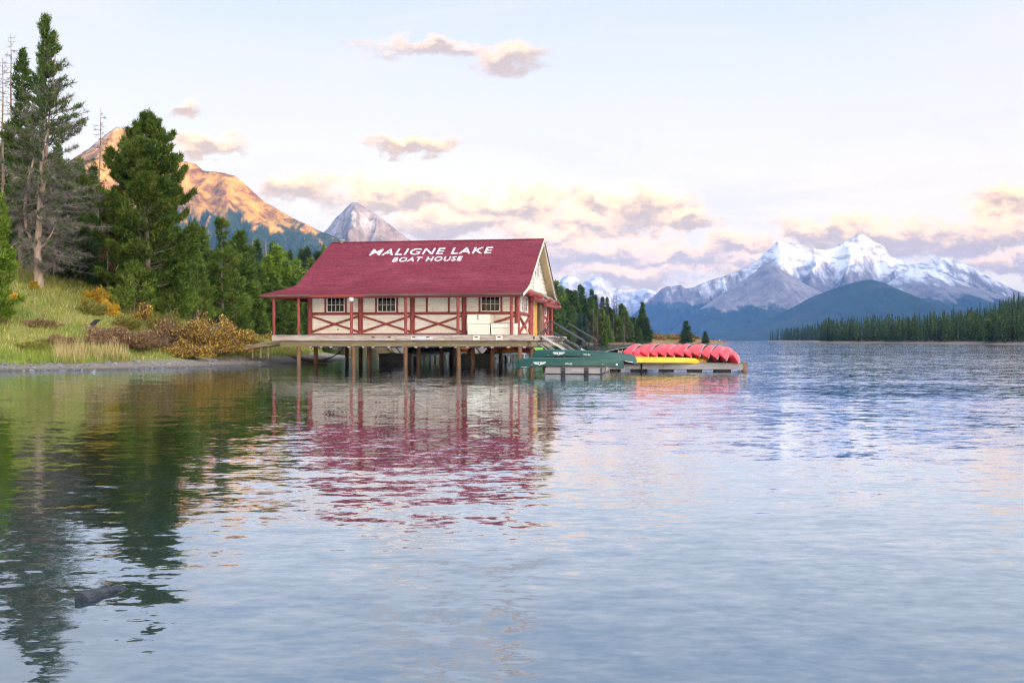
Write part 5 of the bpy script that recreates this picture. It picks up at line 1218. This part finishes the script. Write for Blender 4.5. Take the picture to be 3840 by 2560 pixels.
bare = dead_mesh(333, 14., 3., .55, .7, fine=False); FM_.append((bare[0].mesh('trunk', MT['bark']), bare[1].mesh('limbs', MT['barkdark']), None))
cand = []
while len(cand) < 2100:
    px = rg.uniform(3050, 3990); d = 290+(rg.random()**1.5)*900; x = (px-CX)/F*d
    cand.append((x, d))
cand = np.array(cand); sd_ = sdist(LAND2, cand[:, 0], cand[:, 1]); cand = cand[sd_ > 2.2]; sd_ = sd_[sd_ > 2.2]
# a closed front row along the shore
fr = []
P2 = np.array(LAND2[2:9]); 
for (a, b_) in zip(P2[:-1], P2[1:]):
    L = np.hypot(*(b_-a)); n_ = np.array((-(b_-a)[1], (b_-a)[0]))/L; n_ = n_ if sdist(LAND2, *( (a+b_)/2+n_*3).reshape(2, 1))[0] > 0 else -n_
    for s in np.arange(0, L, 2.1): fr.append(a+(b_-a)*s/L+n_*(5+rg.uniform(0, 4)))
fr = np.array(fr)
first = len(fr); allp = np.concatenate([fr, cand]); gz_ = ground2(allp[:, 0], allp[:, 1]); dist = np.hypot(allp[:, 0], allp[:, 1])
order = np.concatenate([np.arange(first), first+np.argsort(dist[first:])])
stuffV = []; nthing = 0
for q, i in enumerate(order):
    x, y = allp[i]; z = gz_[i]; hillside = z > 9
    h = rg.uniform(.62, 1.02)*(13. if y < 480 else 14.5)*(1.0 if not hillside else .9); kd = int(rg.integers(0, 4)); dead_ = hillside and rg.random() < .3
    if q < first and rg.random() < .35: h *= .62
    if nthing < 270 and not hillside:
        s = h/14.; add_tree(FM_[kd], (x, y, z), 'conifer in the dense forest along the right shore', 'conifers along the right shore', rg.uniform(0, 6.28), (s*1.25, s*1.25, s), 'spruce_tree'); nthing += 1
    elif nthing >= 270 or hillside:
        V = FARV[kd]; a = rg.uniform(0, 6.28); c, s_ = math.cos(a), math.sin(a); k_ = h/14.*(1.15 if not dead_ else .28)
        V = np.stack([(V[:, 0]*c-V[:, 1]*s_)*k_+x, (V[:, 0]*s_+V[:, 1]*c)*k_+y, V[:, 2]*h/14.+z], 1); stuffV.append(V[:len(V)//3*3][::1])
obj('far_forest', tris('far_forest', np.concatenate(stuffV), FO['fartree']), kind='stuff')
sv = []
for i in range(420):     # the far spit
    px = rg.uniform(2868, 3140); d = rg.uniform(985, 1640); x = (px-CX)/F*d
    if sdist(LAND3, np.array([x]), np.array([d]))[0] < 6: continue
    h = rg.uniform(13, 20); V = FARV[int(rg.integers(0, 4))]*np.array((h/14*1.2, h/14*1.2, h/14)); sv.append(V+np.array((x, d, float(ground3(np.array([x]), np.array([d]))[0]))))
obj('spit_forest', tris('spit_forest', np.concatenate(sv), FO['fartree']), kind='stuff')
# --- shrubs
def shrub_meshes(seed, rx, ry, rz, n, mat, leaf=.09, stems=26, up=.3, fill=.55, twig='deadtwig'):
    r = np.random.default_rng(seed); dirs = nrm(r.normal(size=(n, 3))); dirs[:, 2] = np.abs(dirs[:, 2])
    lump = 1+.22*np.sin(dirs[:, 0]*7+seed)+.18*np.sin(dirs[:, 1]*9+seed*2)+.15*np.sin(dirs[:, 2]*11+seed)
    rad = (fill+(1-fill)*r.random(n)**.6)*lump
    C = dirs*rad[:, None]*np.array((rx, ry, rz)); V = blades(C, nrm(dirs+np.array((0, 0, up))), 2, leaf*1.6, leaf, .8, r, .04)
    st = MB()
    for i in range(stems):
        dd = nrm(r.normal(size=3)); dd[2] = abs(dd[2])+.35; e = dd*np.array((rx, ry, rz))*r.uniform(.6, .98)
        st.tube([(e[0]*.12, e[1]*.12, -.1), (e[0]*.55, e[1]*.55, e[2]*.62), tuple(e)], [.018, .012, .005], 4, False)
    return st.mesh('stems', MT[twig]), tris('leaves', V, FO[mat])
def shrub(ms, loc, lab, group=None, rz=0, sc_=1., name='shrub'):
    t = thing(name, lab, 'shrub', loc, rz, group); t.scale = (sc_,)*3 if not hasattr(sc_, '__len__') else sc_
    obj('stems', ms[0], t, kind='stuff'); obj('leaves', ms[1], t, kind='stuff'); return t
def sh(px, d, seed, rx, ry, rz, n, mat, lab, leaf=.09, group=None, **kw): return shrub(shrub_meshes(seed, rx, ry, rz, n, mat, leaf, **kw), spot(px, d), lab, group)
GB = 'shrubs on the left bank'
sh(745, 60.5, 1, 2.1, 1.7, 2.0, 9000, 'goldbrown', 'large rounded bush with golden and brown leaves near the ramp', .075, GB, stems=60, fill=.35)
sh(850, 63, 2, 1.4, 1.3, 1.75, 5000, 'goldbrown', 'golden bush right behind the large rounded bush', .07, GB, stems=40, fill=.35)
sh(640, 60, 3, 1.5, 1.3, 1.35, 5000, 'russet', 'russet bush left of the large golden bush', .07, GB, stems=50, fill=.35)
sh(500, 56, 4, 1.6, 1.0, .8, 5200, 'russet', 'low dark brown thicket on the bank above the beach', .06, GB, stems=70, fill=.3)
sh(400, 55.5, 5, 1.3, .9, .72, 4200, 'russet', 'low brown thicket left of the dark one below the sign', .06, GB, stems=60, fill=.3)
sh(575, 58, 6, 1.1, .9, 1.0, 3600, 'russet', 'brown twiggy bush between the thicket and the golden bush', .06, GB, stems=50, fill=.3)
sh(368, 62, 7, .8, .7, 1.15, 1500, 'gold', 'bright yellow sapling bush on the hillside', .10, GB, fill=.2, stems=24)
sh(395, 61, 8, .7, .6, .75, 1300, 'gold', 'low yellow bush just below the yellow sapling', .09, GB, fill=.25)
sh(340, 60, 9, .8, .7, .7, 2200, 'olive', 'olive bush left of the sign', .07, GB, fill=.35)
sh(545, 63, 10, .6, .5, .95, 1600, 'goldbrown', 'small yellowish bush in front of the broad pine trunk', .08, GB, fill=.25)
sh(52, 58, 11, .22, .2, .3, 260, 'gold', 'tiny yellow shrub at the left edge of the hilltop', .09, GB)
sh(128, 61, 12, .25, .2, .42, 320, 'gold', 'small yellow shrub at the foot of the pale trunk', .09, GB)
sh(150, 55, 13, .9, .5, .32, 1500, 'russet', 'flat brownish shrub halfway up the grassy slope', .06, GB, fill=.35)
sh(110, 52.5, 14, 1.0, .5, .30, 1700, 'olive', 'low grey green shrub lower on the grassy slope', .06, GB, fill=.35)
sh(215, 53.5, 15, .9, .6, .42, 1700, 'russet', 'brown patchy shrub on the slope left of the sign', .06, GB, fill=.35)
sh(690, 57.5, 21, 1.5, .9, .75, 3600, 'goldbrown', 'low rusty gold bush in front of the large rounded bush', .065, GB, stems=40, fill=.35)
sh(905, 66, 22, 1.2, 1.0, 1.0, 2600, 'goldbrown', 'small golden bush at the foot of the shore ramp', .07, GB, stems=30, fill=.35)
sh(610, 62, 23, 1.3, 1.0, 1.1, 3000, 'olive', 'olive bush behind the russet bush on the bank', .07, GB, stems=30, fill=.35)
sh(470, 59.5, 16, .9, .7, .6, 2000, 'olive', 'green and brown bush right of the sign', .06, GB, fill=.35)
sh(975, 118, 17, 2.0, 1.4, 1.2, 2600, 'goldbrown', 'yellow green bush behind the porch corner post', .12, GB, fill=.35)
sh(1010, 132, 18, 2.2, 1.5, 1.1, 2600, 'olive', 'olive bush behind the left porch', .12, GB, fill=.35)
sh(1150, 128, 19, 1.3, 1.0, 1.3, 1800, 'goldbrown', 'golden bush on the bank seen under the deck', .11, GB, fill=.3)
sh(915, 100, 20, 1.4, 1.0, .8, 1800, 'olive', 'low bush beside the path left of the porch', .1, GB, fill=.35)
PS = [shrub_meshes(60+i, 1.5, 1.3, 1.25, 620, m, .22, 8, fill=.5) for i, m in enumerate(('goldbrown', 'russet', 'goldbrown', 'olive'))]
def strip(n, p0, p1, d0, d1, lab, grp, s0, s1):
    for i in range(n):
        f = (i+.5)/n; px = p0+(p1-p0)*f+rt_.uniform(-14, 14); d = d0+(d1-d0)*f+rt_.uniform(1.5, 16)
        x, y, z = spot(px, d)
        if z < .35: 
            d += 8; x, y, z = spot(px, d)
        if z < .2: continue
        shrub(PS[rt_.choice((0, 0, 1, 1, 2, 3))], (x, y, z-.1), lab, grp, rt_.uniform(0, 6), rt_.uniform(s0, s1))
strip(120, 2085, 2672, 322, 424, 'autumn coloured shrub in the thicket along the point', 'autumn shrubs along the point', .75, 1.35)
strip(70, 2085, 2660, 334, 436, 'autumn coloured shrub in the thicket along the point', 'autumn shrubs along the point', .9, 1.5)
strip(56, 905, 1500, 150, 250, 'autumn shrub in the meadow behind the boathouse', 'meadow shrubs behind the boathouse', .5, .95)
# --- grass: blades over the bank (one mass)
def grass(name, n, box, hmin, hmax, mats, wd, cond, seed, bend=.35):
    r = np.random.default_rng(seed); x = r.uniform(box[0], box[1], n); y = r.uniform(box[2], box[3], n); z = ground1(x, y)
    k = cond(x, y, z, r); x, y, z = x[k], y[k], z[k]; m = len(x)
    h = r.uniform(hmin, hmax, m)*(.6+.8*vnoise(x*.7, y*.7, 3)); a = r.uniform(0, 6.28, m); w = wd*r.uniform(.6, 1.3, m)
    bx, by = r.normal(size=m)*bend*h, r.normal(size=m)*bend*h
    B = np.stack([x, y, z-.02], 1); s = np.stack([np.cos(a)*w, np.sin(a)*w, 0*w], 1); T = B+np.stack([bx, by, h], 1)
    obj(name, tris(name, np.stack([B-s, B+s, T], 1).reshape(-1, 3), mats), kind='stuff')
GR1 = foliage('yellow_green_grass', (.19,.26,.04), (.34,.32,.075), .35, .35, .35, (.50,.40,.18)); GR2 = foliage('fresh_green_grass', (.18,.27,.04), (.30,.35,.07), .5, .35, .3); GR3 = foliage('straw_grass', (.42,.31,.15), (.52,.40,.20), .6, .3, .3)
grass('bank_grass', 150000, (-46, -12, 44, 86), .10, .42, GR1, .015, lambda x, y, z, r: (z > .40) & (x > -.60*y) , 5)
grass('shore_grass', 26000, (-34, -17, 46, 60), .22, .50, GR2, .013, lambda x, y, z, r: (z > .26) & (z < .95) & (x < -.385*y), 6, .2)
grass('tall_straw', 5200, (-26, -19, 47, 56), .45, .95, GR3, .012, lambda x, y, z, r: (z > .3) & (z < 1.1) & (x > -.46*y) & (x < -.385*y), 7, .15)
grass('meadow_grass', 60000, (-75, 20, 90, 265), .25, .6, GR1, .05, lambda x, y, z, r: (z > .45) & (np.abs(x) < .58*y), 8)
grass('point_grass', 30000, (8, 95, 305, 440), .3, .8, GR3, .07, lambda x, y, z, r: (z > .35), 9)
grass('straw_tufts', 26000, (-46, -14, 46, 80), .25, .55, GR3, .012, lambda x, y, z, r: (z > .5) & (fbm(x*.5, y*.5, 44, 3) > .56), 15, .3)
grass('green_tufts', 26000, (-46, -14, 46, 80), .2, .42, GR2, .014, lambda x, y, z, r: (z > .45) & (fbm(x*.4, y*.4, 54, 3) > .57), 16, .3)
rg2 = np.random.default_rng(8); sv = []      # pebbles and cobbles strewn on the beach
ico = bmesh.new(); bmesh.ops.create_icosphere(ico, subdivisions=1, radius=1); iv = np.array([v.co[:] for v in ico.verts]); it = np.array([[v.index for v in f.verts] for f in ico.faces]); ico.free()
for i in range(900):
    px = rg2.uniform(-60, 1250); d = float(np.interp(px, [-60, 620, 960, 1250], [46, 51, 61, 70]))+rg2.uniform(-.5, 3.2); x = (px-CX)/F*d; z = float(ground1(np.array([x]), np.array([d]))[0])
    if not -.04 < z < .5: continue
    r = .03+.10*rg2.random()**5; sv.append((iv*(1+.25*rg2.normal(size=iv.shape))*np.array((1.2, 1, .6))*r+np.array((x, d, z)))[it].reshape(-1, 3))
obj('beach_stones', tris('beach_stones', np.concatenate(sv), MT['stone']), kind='stuff')
# --- sign on the bank
sx, sy, sz = spot(352, 56); t = thing('information_sign', 'tilted black information sign with pale plate on the grassy bank', 'sign', (sx, sy, sz+.12), -.75)
b = MB().bar((0, 0, -.2), (0, 0, .50), .06, .06).build('post', MT['rail'], t)
p = MB().box((-.36, -.30, -.02), (.36, .30, .02)); p.v = [(x, y*math.cos(.75)-z*math.sin(.75), y*math.sin(.75)+z*math.cos(.75)+.62) for x, y, z in p.v]; p.build('panel', MT['board'], t)
p = MB().box((-.10, -.30, .40), (.20, -.28, .50)); p.build('plate', MT['plate'], t)
# ------------------------------------------------------------------ people
def person(px, d, lab, coat, legs, hair, H=1.72, face=0., fn=ground1, z=None, arm=(.12, .1), stride=.10, lean=0.):
    """one continuous skinned body; clothes are zones of its surface"""
    J = [(0, 0, .93, .125), (0, .0, 1.12, .135), (0, .01, 1.34, .155), (0, .0, 1.46, .07), (0, -.01, 1.55, .065), (0, -.02, 1.64, .095), (0, -.01, 1.73, .06)]
    E = [(i, i+1) for i in range(6)]
    for s in (-1, 1):
        b = len(J); J += [(s*.17, .01, 1.40, .075), (s*.23, .03, 1.14, .055), (s*(.22-arm[0]*.5), -.04-arm[1], .93, .042), (s*(.21-arm[0]), -.08-arm[1], .84, .035)]; E += [(2, b), (b, b+1), (b+1, b+2), (b+2, b+3)]
        b = len(J); f = s*stride; J += [(s*.09, 0, .84, .105), (s*.10, -.02+f*.4, .48, .075), (s*.10, .03+f, .09, .05), (s*.11, -.12+f, .035, .04)]; E += [(0, b), (b, b+1), (b+1, b+2), (b+2, b+3)]
    me = bpy.data.meshes.new('person'); me.from_pydata([(x, y+lean*max(0, zz-.9), zz) for x, y, zz, _ in J], E, [])
    o = bpy.data.objects.new('person', me); link(o); md = o.modifiers.new('skin', 'SKIN')
    for i, v in enumerate(me.skin_vertices[0].data): v.radius = (J[i][3], J[i][3]*(.8 if i < 3 else 1)); v.use_root = (i == 0)
    ss_ = o.modifiers.new('smooth', 'SUBSURF'); ss_.levels = 1; ss_.render_levels = 1
    m2 = bpy.data.meshes.new_from_object(o.evaluated_get(bpy.context.evaluated_depsgraph_get())); bpy.data.objects.remove(o)
    for m in (MT[coat], MT[legs], MT['skin'], MT[hair], MT['black']): m2.materials.append(m)
    for p in m2.polygons:
        c = p.center; zz = c.z
        i = 4 if zz < .09 else 1 if zz < .88 and abs(c.x) < .19 else 0
        if zz > 1.47: i = 3 if (zz > 1.69 or (c.y > .0 and zz > 1.55)) else 2
        if zz < .90 and abs(c.x) > .165-arm[0]*.9 and zz > .72 and c.y < -.06: i = 2
        p.material_index = i; p.use_smooth = True
    loc = spot(px, d, fn); loc = loc if z is None else (loc[0], loc[1], z)
    obj('person', m2, None, loc, face, lab, 'person').scale = (H/1.76,)*3
person(940, 190, 'person in a slate grey coat with grey hair standing left of the boathouse', 'greycoat', 'darkcloth', 'greyhair', 1.78, .2)
person(967, 186, 'person in an olive coat and magenta hat standing beside the one in grey', 'olivecoat', 'darkcloth', 'pinkhat', 1.62, -.1)
person(2717, 408, 'person in a red jacket and dark trousers standing at the water past the point', 'redcoat', 'darkcloth', 'hair', 1.75, .6, z=.06, arm=(.05, .16))
person(2697, 405, 'person in a white top bending forward at the tip of the point', 'whitecoat', 'darkcloth', 'hair', 1.7, 1.3, z=.35, stride=.16, lean=-.35)
person(2677, 410, 'person in dark clothes behind the shrubs near the tip of the point', 'darkcloth', 'darkcloth', 'hair', 1.75, 0.)
b = rock_mesh('rock', (2.2, 1.4, .34), 8, 'stone'); obj('rock', b, None, (*spot(2699, 405)[:2], .02), None, 'low rocks at the water under the people on the point', 'rock')
b = rock_mesh('rock', (1.5, .9, .10), 9, 'stone'); obj('rock', b, None, (*spot(2716, 408)[:2], .0), None, 'flat rock in the water under the person in red', 'rock')

# ------------------------------------------------------------------ labels: place words where look alone does not tell a tree from its neighbours
ORD = ['leftmost', 'second from the left', 'third from the left', 'fourth from the left', 'fifth from the left', 'sixth from the left', 'seventh from the left', 'eighth from the left', 'ninth from the left', 'tenth from the left', 'eleventh from the left', 'twelfth from the left', 'thirteenth from the left', 'fourteenth from the left', 'fifteenth from the left', 'sixteenth from the left', 'seventeenth from the left', 'eighteenth from the left', 'nineteenth from the left', 'twentieth from the left', 'twenty-first from the left', 'twenty-second from the left', 'twenty-third from the left', 'twenty-fourth from the left', 'twenty-fifth from the left', 'twenty-sixth from the left']
same = {}
for o in list(sc.objects):
    if o.parent is None and o.get('category') == 'tree' and o.get('group') != 'conifers along the right shore': same.setdefault(o['label'], []).append(o)
for lab, os_ in same.items():
    if 1 < len(os_) <= 26:
        os_.sort(key=lambda o: o.location.x/max(o.location.y, 1))
        for k, o in enumerate(os_): o['label'] = lab+', '+(ORD[k] if k < len(os_)-1 else 'rightmost')
